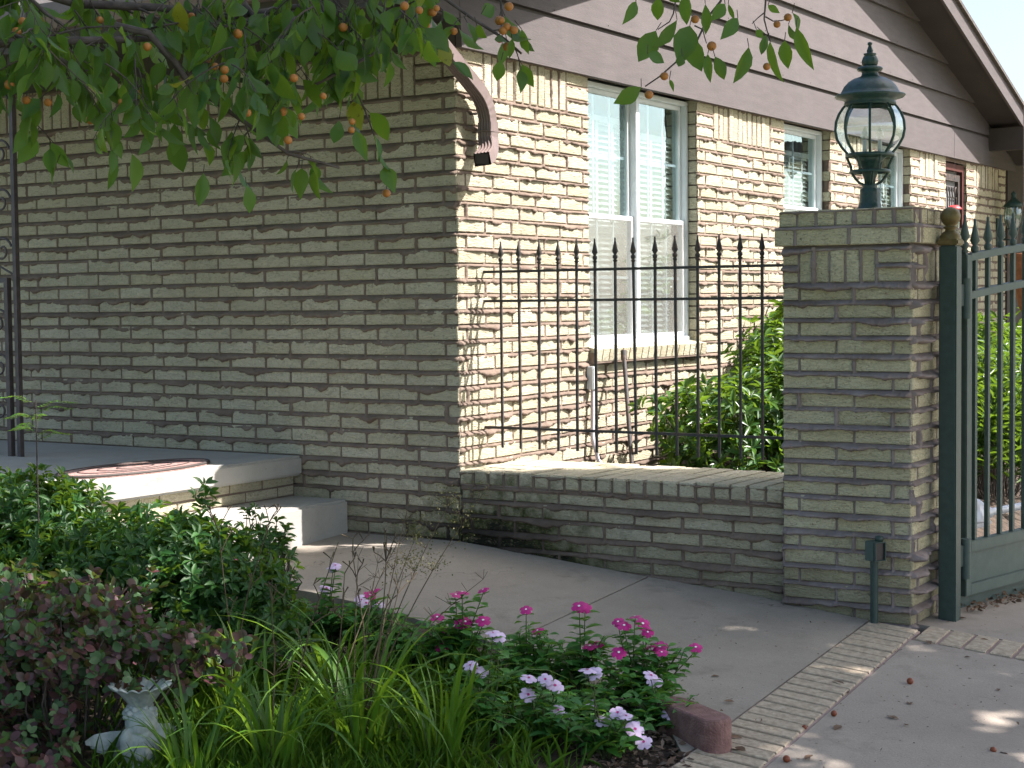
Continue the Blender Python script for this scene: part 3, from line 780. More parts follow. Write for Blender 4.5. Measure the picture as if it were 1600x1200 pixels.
# ------------------------------------------------------------------ brick pillar
PX0, PX1, PY0, PY1 = 1.724, 2.306, -.035, .545
pil = empty('brick_pillar', (PX0, PY0, 0), 'square cream brick gate pillar with corbelled cap and oozing mortar', 'pillar')
ZP = 1.245; rects_f = []; rects_r = []; W_ = PX1-PX0
for k in range(20):
    v1 = ZP-k*c0; v0 = v1-c0; A = (k % 2 == 0)
    if A:
        rects_f += [(0, .0796, v0, v1, .004, 'end'), (.0796, .0796+MM, v0, v1, .09), (.0796+MM, W_, v0, v1, .079)]
        rects_r += [(0, .0796, v0, v1, .004, 'end'), (.0796, .0796+MM, v0, v1, .09), (.0796+MM, W_, v0, v1, .09)]
    else:
        rects_f += [(0, MM, v0, v1, .09), (MM, 2*MM, v0, v1, .09), (2*MM, W_, v0, v1, .004, 'end')]
        rects_r += [(0, MM, v0, v1, .079), (MM, 2*MM, v0, v1, .09), (2*MM, W_, v0, v1, .09)]
# the first front piece of an A course is the end of a brick running back along the left face
def col_bricks(rects, parent):
    lay([r[:5] if len(r) == 5 else (r[0], r[1], r[2], r[3], .09) for r in rects], parent, BRICKP, skew=.001)
# quoins and soldiers under the cap
for k in range(2):
    v0 = ZP+k*.0775; v1 = v0+.0775
    for L in (rects_f, rects_r): L += [(0, .078, v0, v1, .07), (W_-.155 if L is rects_f else W_-.2, W_, v0, v1, .078)]
sold_f = [(.078+i*.0698, .078+(i+1)*.0698, ZP, ZP+.155) for i in range(5)]
sold_r = [(.078+i*.0756, .078+(i+1)*.0756, ZP, ZP+.155) for i in range(4)]
ff = empty('front_face', (0, 0, 0), parent=pil)
front = [r for r in rects_f if len(r) == 5 or r[0] < .01]
col_bricks(front, ff); lay(sold_f, ff, BRICKP, name='soldier_brick')
mortar('mortar', .0015, W_-.0015, -.28, ZP+.168, .0048, [r[:4] for r in rects_f]+sold_f, ff, MORTP, 12, .8, thick=2.6, base=.001, amp=.034)
rf = empty('right_face', (W_, 0, 0), parent=pil, rz=math.pi/2)
col_bricks([r for r in rects_r if len(r) == 5 and not (r[2] > ZP-.01 and r[0] < .01)], rf); lay(sold_r, rf, BRICKP, name='soldier_brick')
mortar('mortar', .0015, W_-.0015, -.28, ZP+.168, .0062, [r[:4] for r in rects_r]+sold_r, rf, MORTP, 13, .8, thick=2.8, base=.001, amp=.034)
m = MB(); m.box(.004, W_-.092, .092, W_-.002, -.4, ZP+.17); m.build('core', MORTP, pil)
# left face (seen only from the side)
m = MB(); m.box(.0, .003, .092, W_, -.4, ZP+.16); m.build('left_face', BRICKP, pil)
# cap: projecting stretchers, then rowlocks
cp = empty('pillar_cap', (0, 0, 0), parent=pil)
zc = 1.412; e = .028
for (a, b) in ((-e, .10-e), (.10-e, .315), (.315, .535), (.535, W_+e)):
    link('cap_brick', brick_mesh(round(b-a-.010, 3), .071, .10, BRICKP), cp, ((a+b)/2, -e, zc))
for (a, b) in ((-e, .045), (.055, .30), (.30, .52), (.52, W_+e)):
    if a < 0: continue
    link('cap_brick', brick_mesh(round(b-a-.010, 3), .071, .10, BRICKP), cp, (W_+e, (a+b)/2, zc), (0, 0, math.pi/2))
e2 = .012; nf = 7; wf = (W_+2*e2)/nf
for i in range(nf):
    link('cap_brick', brick_mesh(round(wf-.012, 3), .068, .28, BRICKP), cp, (-e2+wf*(i+.5), -e2, zc+.083), (0, 0, random.gauss(0, .01)))
    if i > 0 and i < nf-0:
        link('cap_brick', brick_mesh(round(wf-.012, 3), .066, .10, BRICKP), cp, (W_+e2, -e2+wf*(i+.5), zc+.083), (0, 0, math.pi/2))
link('cap_brick', brick_mesh(.56, .066, .28, BRICKP), cp, (.27, .30, zc+.083))
cr1 = [(-e, .10-e, zc-.005, zc+.076), (.10-e, .315, zc-.005, zc+.076), (.315, .535, zc-.005, zc+.076), (.535, W_+e, zc-.005, zc+.076)]
cr2 = [(-e2+wf*i, -e2+wf*(i+1), zc+.076, zc+.150) for i in range(nf)]
a_ = mortar('cap_mortar', -e+.002, W_+e-.002, zc+.001, zc+.080, .005, cr1, cp, MORTP, 14, .3, thick=1.0); a_.location.y = -e
a_ = mortar('cap_mortar', -e2+.002, W_+e2-.002, zc+.070, zc+.146, .005, cr2, cp, MORTP, 15, .35, thick=1.0); a_.location.y = -e2
rr_ = empty('cap_side', (W_, 0, 0), parent=pil, rz=math.pi/2)
a_ = mortar('cap_mortar', -e+.002, W_+e, zc+.001, zc+.080, .006, [(0, .05, zc-.005, zc+.076), (.05, .3, zc-.005, zc+.076), (.3, .52, zc-.005, zc+.076)], rr_, MORTP, 16, .4, thick=1.2); a_.location.y = -e
a_ = mortar('cap_mortar', -e2+.002, W_+e2, zc+.070, zc+.146, .006, cr2, rr_, MORTP, 17, .4, thick=1.2); a_.location.y = -e2
m = MB(); m.box(-e+.006, W_+e-.006, -e+.008, W_+e-.006, zc+.002, zc+.078).box(-e2+.006, W_+e2-.006, -e2+.008, W_, zc+.078, zc+.146); m.build('cap_bed', MORTP, cp)

# ------------------------------------------------------------------ globe lantern on the pillar
LX, LY, LZ = 2.015, .26, 1.562
lan = empty('globe_lantern', (LX, LY, LZ), 'dark green globe lantern with clear curved glass panes standing on the brick pillar', 'lantern')
m = MB(); m.lathe([(.0, 0), (.088, 0), (.088, .006), (.060, .014), (.050, .022), (.046, .045), (.042, .09), (.042, .105), (.030, .118), (.034, .122), (.020, .135), (.0, .135)], 32, flute=.03, fn=12)
m.build('base', LAMPG, lan)
m = MB(); m.lathe([(.0, .12), (.022, .125), (.026, .16), (.034, .18), (.030, .2), (.050, .235), (.075, .262), (.0, .262)], 24, flute=.04, fn=8)
m.build('stem', LAMPG, lan)
m = MB(); m.lathe([(.072, .183), (.086, .183), (.088, .190), (.084, .197), (.070, .197), (.072, .183)], 32)
for k in range(4):
    a = k*math.pi/2+.5; cs, sn = math.cos(a), math.sin(a)
    m.tube([(r*cs, r*sn, z) for r, z in ((.024, .128), (.045, .138), (.062, .158), (.078, .186))], .006, 6)
m.build('scroll_ring', LAMPG, lan)
m = MB()
for k in range(6):
    a = k*math.pi/3+.3; cs, sn = math.cos(a), math.sin(a)
    m.tube([(r*cs, r*sn, z) for r, z in ((.078, .190), (.080, .215), (.090, .24), (.098, .262))], .0065, 6)
m.build('support_arm', LAMPG, lan)
m = MB(); m.lathe([(0, .258), (.098, .258), (.104, .262), (.104, .272), (.094, .276), (0, .276)], 32); m.build('lower_rim', LAMPG, lan)
prof = [(.094, .275), (.118, .305), (.139, .345), (.146, .385), (.143, .425), (.131, .46), (.115, .487), (.104, .5)]
m = MB()
for k in range(8):
    a = k*math.pi/4+.347; cs, sn = math.cos(a), math.sin(a)
    m.tube([(r*cs, r*sn, z) for r, z in prof], .0062, 6)
m.build('rib', LAMPG, lan)
LG = glass_mat('lamp_glass', .17, (.93, .97, .97))
for k in range(8):
    m = MB(); a0 = k*math.pi/4+.347+.03; a1 = a0+math.pi/4-.06
    pts = [(r*math.cos(a)*.985, r*math.sin(a)*.985, z) for r, z in prof for a in (a0, (a0+a1)/2, a1)]
    pts = [(x*(.96 if i % 3 == 1 else 1), y_*(.96 if i % 3 == 1 else 1), z) for i, (x, y_, z) in enumerate(pts)]
    m.add(pts, [(3*i+j, 3*i+j+1, 3*i+j+4, 3*i+j+3) for i in range(len(prof)-1) for j in range(2)], smooth=True); m.build('glass_pane', LG, lan)
m = MB(); m.lathe([(.104, .497), (.112, .50), (.112, .507), (.108, .515), (.112, .525), (.145, .535), (.152, .542), (.146, .548), (.128, .552), (.122, .565), (.112, .585), (.094, .606), (.070, .622), (.048, .630), (.038, .634), (.034, .65), (.036, .655), (.052, .660), (.056, .668), (.050, .676), (.036, .680), (.030, .682)], 48, flute=.018, fn=8)
m.build('roof_cap', LAMPG, lan)
m = MB(); m.lathe([(.028, .680), (.034, .690), (.036, .704), (.030, .722), (.022, .732), (.028, .735), (.026, .740), (.012, .742), (.014, .752), (.010, .765), (.006, .776), (.010, .782), (.010, .790), (.0, .795)], 24, flute=.05, fn=8)
m.build('finial', LAMPG, lan)
IVORY = simple('candle_sleeve', (.75, .72, .62)); BULB = glass_mat('bulb_glass', .12, (.95, .95, .92))
for k in range(3):
    a = k*2.094+.4; x, y_ = .042*math.cos(a), .042*math.sin(a)
    m = MB(); m.lathe([(.009, .276), (.009, .335), (0, .335)], 10, (x, y_, 0)); o = m.build('candle_sleeve', IVORY, lan)
    m = MB(); m.lathe([(.008, .335), (.016, .352), (.015, .368), (.006, .392), (0, .402)], 12, (x, y_, 0)); m.build('bulb', BULB, lan)

lan.scale = (1.02, 1.02, .935)
# ------------------------------------------------------------------ gate post and open gate leaf
gpost = empty('gate_post', (2.385, .225, zg(2.38, .2)), 'square dark green steel gate post with tarnished gold ball finial', 'post')
z0 = zg(2.38, .2); H = 1.405-z0
m = MB(); m.box(-.038, .038, -.04, .04, -.05, H, ch=.006); m.build('post', GREEN, gpost)
m = MB(); m.box(-.046, .046, -.048, .048, H, H+.026, ch=.006)
m.lathe([(.046, H+.024), (.044, H+.04), (.034, H+.054), (.024, H+.06), (.022, H+.07), (.031, H+.074), (.030, H+.078), (.022, H+.081)]+[(.042*math.sin(a), H+.122-.042*math.cos(a)) for a in np.linspace(.55, 3.1416, 12)], 28)
m.build('ball_finial', GOLD, gpost)
gd = Vector((.204, .979, 0)); ang = math.atan2(gd.y, gd.x)
GO = Vector((2.375, .42, 0))
gate = empty('driveway_gate', GO, 'open green iron driveway gate with spear pickets and solid lower panel', 'gate', rz=ang)
# local x along the leaf, local y to its left (towards the house), front face at y = -.02
zb = -.135; GL = 1.75
def arch(z, s, rise): return z + rise*(1-((GL-s)/GL)**2)
m = MB(); m.box(0, .05, -.025, .025, zb, 1.37, ch=.004); m.build('hinge_stile', GREENG, gate)
m = MB(); m.box(GL-.05, GL, -.025, .025, zb, 1.37+.11, ch=.004); m.build('end_stile', GREENG, gate)
for (z, rise) in ((1.352, .11), (1.185, .11)):
    m = MB(); pts = [(s, arch(z, s, rise)) for s in np.linspace(.05, GL-.05, 18)]
    vs = [(s, y_, zz+q) for s, zz in pts for y_, q in ((-.02, -.016), (.02, -.016), (.02, .016), (-.02, .016))]
    m.add(vs, [(4*i+k, 4*i+(k+1) % 4, 4*i+4+(k+1) % 4, 4*i+4+k) for i in range(17) for k in range(4)]); m.build('arched_rail', GREENG, gate)
for (za, zb2) in ((.055, .105), (-.135, -.085)):
    m = MB(); m.box(.05, GL-.05, -.022, .022, za, zb2, ch=.003); m.build('rail', GREENG, gate)
m = MB(); m.box(.052, GL-.052, -.006, .006, -.084, .054); m.build('lower_panel', GREENG, gate)
m = MB(); m.box(-.03, GL, .035, .047, -.265, -.07); m.build('kick_plate', GREENG, gate)
for i in range(13):
    s = .115+.118*i; zt = arch(1.352, s, .11)
    if s > GL-.08: break
    me = picket_mesh(.10, zt+.165, 1.45, .0095, GREENG); link('picket', me, gate, (s, 0, 0))
me = picket_mesh(1.365, 1.352+.165+.03, 1.45, .0095, GREENG); link('picket', me, gate, (.026, 0, 0))
for z in (1.19, .055):
    hh = empty('hinge', (0, 0, 0), parent=gate)
    m = MB(); m.box(-.13, -.0, -.05, -.020, z-.045, z+.05, ch=.003); m.build('hinge_strap', GREEN, hh)
    m = MB(); m.tube([(-.045, -.045, z-.10), (-.045, -.045, z+.075)], .024, 12); m.build('hinge_barrel', GREENG, hh)
opn = empty('gate_opener', GO+gd*.22+Vector((-.12, .10, .125)), 'silver gate opener arm with domed motor housing behind the gate', 'gate opener', rz=ang)
SILV = simple('silver_housing', (.55, .58, .62), (.65, .67, .70), 8, .35, metal=.2)
m = MB(); m.box(-.02, .14, -.06, .06, .0, .035, ch=.01)
T = Matrix.Translation((.06, 0, .03)); m.lathe([(.095*math.cos(a), .095*math.sin(a)) for a in np.linspace(0, 1.57, 8)], 20, T=T @ Matrix.Diagonal((1, .8, 1.1, 1))); m.build('motor_housing', SILV, opn)
m = MB(); m.tube([(.12, 0, .045), (.22, 0, .05)], .028, 12); m.tube([(.2, 0, .05), (1.1, -.02, .05)], .019, 12); m.build('drive_tube', SILV, opn)

# small green sensor post in front of the pillar
sp = ground_at(1366, 975)
sens = empty('sensor_post', (sp.x, sp.y, zg(sp.x, sp.y)), 'short green post with hooded sensor box in front of the pillar', 'sensor post', rz=R(-28))
m = MB(); m.tube([(0, 0, -.05), (0, 0, .27)], .0165, 14); m.build('stem', GREEN, sens)
m = MB(); m.box(-.030, .030, -.028, .028, .268, .352, ch=.004); m.build('housing', GREENG, sens)
m = MB(); m.box(.0295, .040, -.028, -.024, .27, .35).box(.0295, .040, .024, .028, .27, .35).box(.0295, .040, -.024, .024, .346, .35).box(.0295, .040, -.024, .024, .27, .274); m.build('hood', GREEN, sens)
m = MB(); m.box(.0298, .0312, -.023, .023, .275, .345); m.build('lens_window', DARKB, sens)
m = MB(); m.lathe([(0, 0), (.018, 0), (.018, .02), (0, .024)], 12, (.016, .012, .352)); m.build('cap_nut', GREEN, sens)

# ------------------------------------------------------------------ iron porch post with scrolls, door mat
ip = empty('porch_post', (-2.345, -.72, .387), 'slim wrought iron porch post with scrollwork at the left edge', 'porch post')
m = MB(); m.box(-.013, .013, -.013, .013, 0, 2.178); m.build('outer_bar', IRONP, ip)
m = MB(); m.box(-.086, -.058, -.014, .014, 0, .93).box(-.30, -.058, -.014, .014, .93, .955).box(-.32, -.288, -.014, .014, 0, 2.178); m.build('inner_bar', IRONP, ip)
def spiral(cx, cz, r, turns, a0, sgn=1, n=26):
    return [(cx+sgn*r*(1-.8*t)*math.cos(a0+turns*2*math.pi*t), 0, cz+r*(1-.8*t)*math.sin(a0+turns*2*math.pi*t)) for t in np.linspace(0, 1, n)]
for z in (1.1, 1.36, 1.62, 1.88):
    m = MB(); m.tube(spiral(-.105, z, .075, 1.3, .3), .0065, 6); m.tube(spiral(-.215, z+.12, .065, 1.3, 3.4), .0065, 6); m.build('scroll', IRONP, ip)
for z in (.25, .48, .72):
    m = MB(); m.tube(spiral(-.15, z, .075, 1.3, .3), .0065, 6); m.build('scroll', IRONP, ip)
m = MB(); m.tube([(-.29, 0, .95), (-.2, 0, 1.05), (-.02, 0, .97)], .006, 6); m.build('scroll', IRONP, ip)
dm = empty('door_mat', (-1.26, -.96, .389), 'oval reddish woven door mat on the porch slab', 'door mat')
MAT1 = simple('woven_mat', (.24, .13, .11), (.40, .27, .24), 60, .95, .004, 160)
m = MB(); n = 40
m.add([(0, 0, .014)]+[(.20*math.cos(a), .46*math.sin(a), .012) for a in np.linspace(0, 2*math.pi, n, endpoint=False)]+[(.215*math.cos(a), .475*math.sin(a), .0) for a in np.linspace(0, 2*math.pi, n, endpoint=False)],
      [(0, 1+k, 1+(k+1) % n) for k in range(n)]+[(1+k, n+1+k, n+1+(k+1) % n, 1+(k+1) % n) for k in range(n)]); m.build('mat_body', MAT1, dm)
m = MB(); m.tube([(.207*math.cos(a), .467*math.sin(a), .008) for a in np.linspace(0, 2*math.pi, 48)], .008, 6); m.build('border', DARKB, dm)
m = MB()
for s in (.75, .5, .25): m.tube([(.2*s*math.cos(a), .46*s*math.sin(a), .0145) for a in np.linspace(0, 2*math.pi, 40)], .003, 4)
m.build('woven_pattern', DARKB, dm)

# ------------------------------------------------------------------ vegetation helpers
def leaf_tpl(prof, fold=.18, curl=.12, wav=0.0):
    """leaf along +x, unit length and unit width; returns verts, tris"""
    n = len(prof); vs = []; fs = []
    for i, w in enumerate(prof):
        t = i/(n-1); z = -curl*t*t
        if w <= 0: vs.append([(t, 0, z)])
        else: vs.append([(t, -w/2, z+fold*w/2+wav*math.sin(9*t)), (t, 0, z), (t, w/2, z+fold*w/2-wav*math.sin(7*t))])
    flat = []; idx = []
    for ring in vs: idx.append(list(range(len(flat), len(flat)+len(ring)))); flat += ring
    for a, b in zip(idx, idx[1:]):
        if len(a) == 1 and len(b) == 3: fs += [(a[0], b[0], b[1]), (a[0], b[1], b[2])]
        elif len(a) == 3 and len(b) == 1: fs += [(a[0], b[0], a[1]), (a[1], b[0], a[2])]
        elif len(a) == 3: fs += [(a[0], b[0], b[1]), (a[0], b[1], a[1]), (a[1], b[1], b[2]), (a[1], b[2], a[2])]
        else: pass
    return np.array(flat, float), np.array(fs, int)
T_OVAL = leaf_tpl([0, .72, 1, .86, .48, 0], .25, .18, .02)
T_OVAL2 = leaf_tpl([0, .6, .98, 1, .62, 0], .12, .35, .03)
T_LANCE = leaf_tpl([0, .75, 1, .7, 0], .3, .15)
T_ROUND = leaf_tpl([0, .9, 1, .8, 0], .15, .1)
T_SMALL = leaf_tpl([0, 1, .8, 0], .2, .1)
T_DIA = leaf_tpl([0, 1, 0], .15, .05)
def frames(P, D, N):
    D = D/np.linalg.norm(D, axis=1, keepdims=True)
    S = np.cross(N, D); l = np.linalg.norm(S, axis=1, keepdims=True); S = S/np.where(l < 1e-6, 1, l)
    return D, S, np.cross(D, S)
def cloud(name, tpl, P, D, N, L, Wd, mat, parent=None, kind='stuff'):
    V, F = tpl; P = np.asarray(P, float); D, S, U_ = frames(np.asarray(D, float), None if False else np.asarray(D, float), np.asarray(N, float)) if False else frames(P, np.asarray(D, float), np.asarray(N, float))
    L = np.asarray(L, float)[:, None, None]; Wd = np.asarray(Wd, float)[:, None, None]
    X = P[:, None, :] + V[None, :, 0:1]*L*D[:, None, :] + V[None, :, 1:2]*Wd*S[:, None, :] + V[None, :, 2:3]*L*U_[:, None, :]
    n, k = len(P), len(V)
    FF = (F[None]+(np.arange(n)*k)[:, None, None]).reshape(-1, 3)
    me = from_np(name, X.reshape(-1, 3), FF, mat, smooth=True); o = link(name, me, parent)
    if kind: o['kind'] = kind
    return o
def tpl_mesh(name, tpl, L, w, mat):
    V, F = tpl; V = V*np.array([L, w, L]); return from_np(name, V, F, mat, smooth=True)
def rdir(n, up=0.0, spread=1.0):
    d = RNG.normal(size=(n, 3))*spread; d[:, 2] += up; return d/np.linalg.norm(d, axis=1, keepdims=True)
def pose(p, d, nrm, s=1.0):
    d = Vector(d).normalized(); sd = Vector(nrm).cross(d)
    sd = sd.normalized() if sd.length > 1e-6 else d.orthogonal().normalized(); u_ = d.cross(sd)
    M_ = Matrix.Identity(4)
    for i in range(3): M_[i][0], M_[i][1], M_[i][2], M_[i][3] = d[i]*s, sd[i]*s, u_[i]*s, p[i]
    return M_

L_FRUIT = leaf_mat('fruit_leaf', [(.030, .090, .012), (.04, .115, .014), (.065, .155, .016), (.03, .11, .04), (.10, .19, .018)], .50, .5, ((.09, .06, .02), 60, .70))
L_YEL = leaf_mat('yellowed_leaf', [(.30, .24, .02), (.22, .26, .03)], .35, .5, ((.10, .05, .01), 80, .60))
L_TREE = leaf_mat('tree_leaf', [(.03, .07, .015), (.05, .11, .02)], .3, .5)
L_AZ = leaf_mat('azalea_leaf', [(.014, .070, .012), (.024, .105, .016), (.045, .150, .022), (.022, .085, .022)], .30, .48)
L_PUR = leaf_mat('plum_leaf', [(.075, .022, .038), (.12, .038, .055), (.055, .028, .042), (.17, .045, .055)], .25, .5)
L_PURG = leaf_mat('dull_green_leaf', [(.045, .110, .040), (.065, .15, .055), (.09, .17, .06)], .28, .5)
L_LILY = leaf_mat('daylily_blade', [(.060, .170, .012), (.09, .225, .018), (.045, .135, .014), (.14, .27, .04)], .42, .45)
L_VIN = leaf_mat('vinca_leaf', [(.045, .20, .035), (.075, .26, .042), (.12, .32, .055), (.055, .22, .065)], .38, .48)
L_SHR = leaf_mat('glossy_leaf', [(.030, .085, .012), (.055, .14, .016), (.085, .19, .022), (.04, .10, .018)], .35, .30)
L_FERN = leaf_mat('fine_leaf', [(.05, .16, .02), (.09, .22, .03)], .4, .5)
STEMB = simple('twig_bark', (.035, .027, .024), (.085, .07, .062), 30, .85, .002, 90)
STEMG = simple('green_stem', (.05, .085, .02), (.09, .10, .03), 20, .6)
STEMR = simple('dry_stem', (.05, .035, .022), (.10, .075, .035), 20, .8)
FRUITM = simple('orange_fruit', (.24, .075, .012), (.36, .16, .02), 40, .55)
MAG = simple('magenta_petal', (.36, .004, .14), (.52, .01, .22), 60, .55)
PINK = simple('pale_pink_petal', (.55, .42, .62), (.68, .55, .72), 60, .55)
EYEW = simple('white_eye', (.8, .78, .78)); EYEP = simple('magenta_eye', (.45, .02, .18))

# ------------------------------------------------------------------ big shade tree right of the driveway: its crown shades pillar, gate and walk
shade = empty('shade_tree', (7.2, 1.9, zg(7, 2)), 'tall broad-leaved tree right of the driveway whose crown shades the walk', 'tree')
# the crown is described by where its shade falls: u_, v_ are the shadow coordinates on the plane of the side wall
SX, SY = .555, 1.36
pts = []; HOLES = [(-3.2, -1.4, .45, .5), (-3.5, -2.1, .28, .32), (-2.6, -.4, .25, .25), (-2.3, .1, .3, .25), (-3.0, -.6, .28, .35), (-1.9, .6, .4, .5), (-2.9, .6, .3, .4), (-3.9, -1.7, .28, .35), (-2.8, -2.3, .22, .25), (-3.2, -2.9, .2, .22)]
for px_, py_, ry_, rz_ in ((1290, 1010, .10, .12), (1310, 1035, .10, .10), (1285, 1060, .09, .12), (1340, 1055, .10, .13), (1400, 1062, .10, .13), (1450, 1066, .10, .12), (1500, 1070, .10, .12), (1230, 1165, .12, .16), (1275, 1175, .12, .15), (1320, 1190, .12, .14),
                         (1160, 982, .13, .13), (1140, 1062, .12, .10), (1545, 1110, .13, .15), (1590, 1130, .13, .15), (1480, 1135, .10, .10), (1210, 1120, .09, .10), (1440, 1010, .09, .09), (1560, 1190, .15, .13), (1395, 1005, .08, .08)):
    q_ = ground_at(px_, py_); HOLES.append((q_.y-SX*q_.x, q_.z-SY*q_.x, ry_+.03, rz_+.03))
for px_, py_ in ((790, 1120), (850, 1060), (930, 1170), (990, 1110), (720, 1060), (1040, 1100), (880, 1150)):
    q_ = ground_at(px_, py_); HOLES.append((q_.y-SX*q_.x, q_.z+.14-SY*q_.x, .10, .12))
def clearing(yp, zp):
    if yp > .12: return True
    if zp > .85 and yp > -1.02: return True
    if zp > -.27 and yp > -.18: return True
    if yp > -.35 and zp > -1.2+(-yp)*.4 : return yp > -.12
    return False
rng = np.random.default_rng(5)
N0 = 0
while N0 < 23000:
    yp = rng.uniform(-6.6, .6); zp = rng.uniform(-6.2, 3.0)
    dens = 1.0
    if zp > -.32: dens = .16 if yp > -4 else .35
    if -.32 < zp < .80 and yp > -1.1: dens = .75
    if zp > 1.2: dens *= .35
    if rng.random() > dens: continue
    if clearing(yp+rng.normal(0, .03), zp+rng.normal(0, .04)): continue
    if any(((yp-a)/c)**2+((zp-b)/d)**2 < rng.uniform(.6, 1.15) for a, b, c, d in HOLES) and rng.random() < .955: continue
    x = rng.uniform(3.4, 8.6)
    P = (x, yp+SX*x, zp+SY*x)
    if P[2] < 3.0: continue
    if (P[1] > 0 and P[2] < 2.6+.3*abs(P[1])): continue
    pts.append(P); N0 += 1
pts = np.array(pts); sh = pts - np.array([7.2, 1.9, zg(7, 2)])
cloud('crown', T_SMALL, sh, rdir(len(sh)), rdir(len(sh), 1.2), rng.uniform(.15, .24, len(sh)), rng.uniform(.09, .15, len(sh)), L_TREE, shade)
m = MB(); m.tube([(0, 0, -.3), (.05, 0, 1.2), (-.1, -.1, 2.6), (-.3, -.2, 4.2), (-.6, -.5, 6.5), (-.8, -.8, 9)], [.26, .20, .17, .14, .09, .04], 12); m.build('trunk', STEMB, shade)
for k in range(9):
    a = rng.uniform(0, 6.28); h = rng.uniform(3.4, 7); L = rng.uniform(1.2, 2.6)
    p0 = Vector((-.25-.06*h, -.2-.05*h, h)); d = Vector((math.cos(a)*L-.6, math.sin(a)*L-.4, rng.uniform(.8, 1.6)))
    m = MB(); m.tube([p0, p0+d*.5+Vector((0, 0, .1)), p0+d], [.07, .045, .015], 7); m.build('limb', STEMB, shade)

# ------------------------------------------------------------------ fruit tree: its branches hang into the top of the view
ft = empty('fruit_tree', (.6, -7.3, zg(.6, -7.3)), 'small fruit tree whose leafy branches with orange crabapples hang in from above', 'tree')
FT0 = Vector((.6, -7.3, zg(.6, -7.3)))
fm = {}
leafs = []   # (pos, dir, normal, length, yellow)
fruits = []
tw = MB()
def twig(p, d, L, r, nleaf, droop=.35, nf=1, size=.060):
    pts_ = [Vector(p)]; d = Vector(d).normalized(); n = 6
    for i in range(n):
        d = (d+Vector((random.gauss(0, .10), random.gauss(0, .10), random.gauss(0, .07)-droop*.16))).normalized(); pts_.append(pts_[-1]+d*(L/n))
    tw.tube(pts_, [r*(1-.75*i/n) for i in range(n+1)], 5)
    for k in range(nleaf):
        t = (k+.6+random.random()*.5)/(nleaf+.6); f_ = min(t, .999)*n; i = int(f_); q = pts_[i].lerp(pts_[min(i+1, n)], f_-i)
        sd = Vector((random.gauss(0, 1), random.gauss(0, 1), random.gauss(0, .5)-.55)).normalized()
        dd = (sd*.8+d*.5+Vector((0, 0, -.55))).normalized(); pet = q+dd*.02
        tw.tube([q, q+dd*.012, pet], .0011, 3)
        leafs.append((pet, dd, Vector((random.gauss(0, 1), random.gauss(0, 1), random.gauss(0, .8))), size*random.uniform(.7, 1.25), random.random() < .018))
    for k in range(nf):
        q = pts_[random.randrange(2, n+1)]; e = q+Vector((random.gauss(0, .008), random.gauss(0, .008), -random.uniform(.012, .03)))
        tw.tube([q, e], .0012, 3); fruits.append((e+Vector((0, 0, -.008)), random.uniform(.0078, .0108)))
    return pts_
def branch(pl, r0, r1, step=.06, L=(.12, .28), nl=(5, 8), droop=.5, nf=.16, skip=0):
    P = [at(*q) for q in pl]; n = len(P)
    b = MB(); b.tube(P, [r0+(r1-r0)*i/(n-1) for i in range(n)], 8)
    b.build('branch', STEMB, ft).location = -FT0
    for a, c in zip(P, P[1:]):
        seg = (c-a).length; k = max(1, int(seg/step)); dv = (c-a).normalized()
        for j in range(k):
            if random.random() < skip: continue
            q = a.lerp(c, (j+random.random())/k)
            sd = Vector((random.gauss(0, 1), random.gauss(0, 1), random.gauss(-.15, .8))).normalized()
            twig(q, dv*.6+sd, random.uniform(*L), max(.0018, r1*.6), random.randint(*nl), droop, 1 if random.random() < nf else 0)
branch([(-160, -160, 3.3), (0, -30, 3.4), (120, 6, 3.5), (250, 12, 3.55), (360, 26, 3.6), (470, 10, 3.65), (600, -40, 3.7)], .012, .006)
branch([(-60, 60, 3.2), (60, 72, 3.3), (105, 64, 3.3), (190, 62, 3.4), (240, 60, 3.45)], .011, .006)
branch([(180, 40, 3.4), (232, 52, 3.4), (272, 96, 3.45), (300, 138, 3.45), (335, 158, 3.5), (395, 200, 3.5), (450, 240, 3.5), (530, 262, 3.55)], .0085, .0028, .10, (.07, .14), (3, 5), .6, .25)
branch([(330, -60, 3.6), (400, 30, 3.6), (470, 75, 3.6), (535, 100, 3.6), (545, 30, 3.6), (560, -60, 3.6)], .007, .005, .11)
branch([(330, 120, 3.5), (420, 130, 3.5), (480, 138, 3.5), (545, 105, 3.5), (600, 75, 3.55)], .006, .003, .10, (.06, .12), (3, 5))
branch([(120, 110, 3.3), (60, 70, 3.3), (-60, 20, 3.2)], .006, .004, .10, (.08, .18), (3, 5))
branch([(500, -90, 3.8), (600, -20, 3.8), (680, 10, 3.8), (720, 40, 3.8)], .006, .003, .10, (.10, .18), (4, 6), .5, .7)
branch([(690, -6, 3.6), (740, 30, 3.6), (790, 62, 3.6), (815, 84, 3.6)], .0042, .0025, .13, (.05, .11), (2, 4), .8, .5)
branch([(780, -30, 3.6), (782, 5, 3.6), (786, 30, 3.6)], .003, .002, .05, (.05, .08), (1, 3), 1, 1.0)
branch([(20, -30, 3.2), (70, 20, 3.2), (100, 40, 3.2)], .004, .003, .10, (.08, .15), (3, 5))
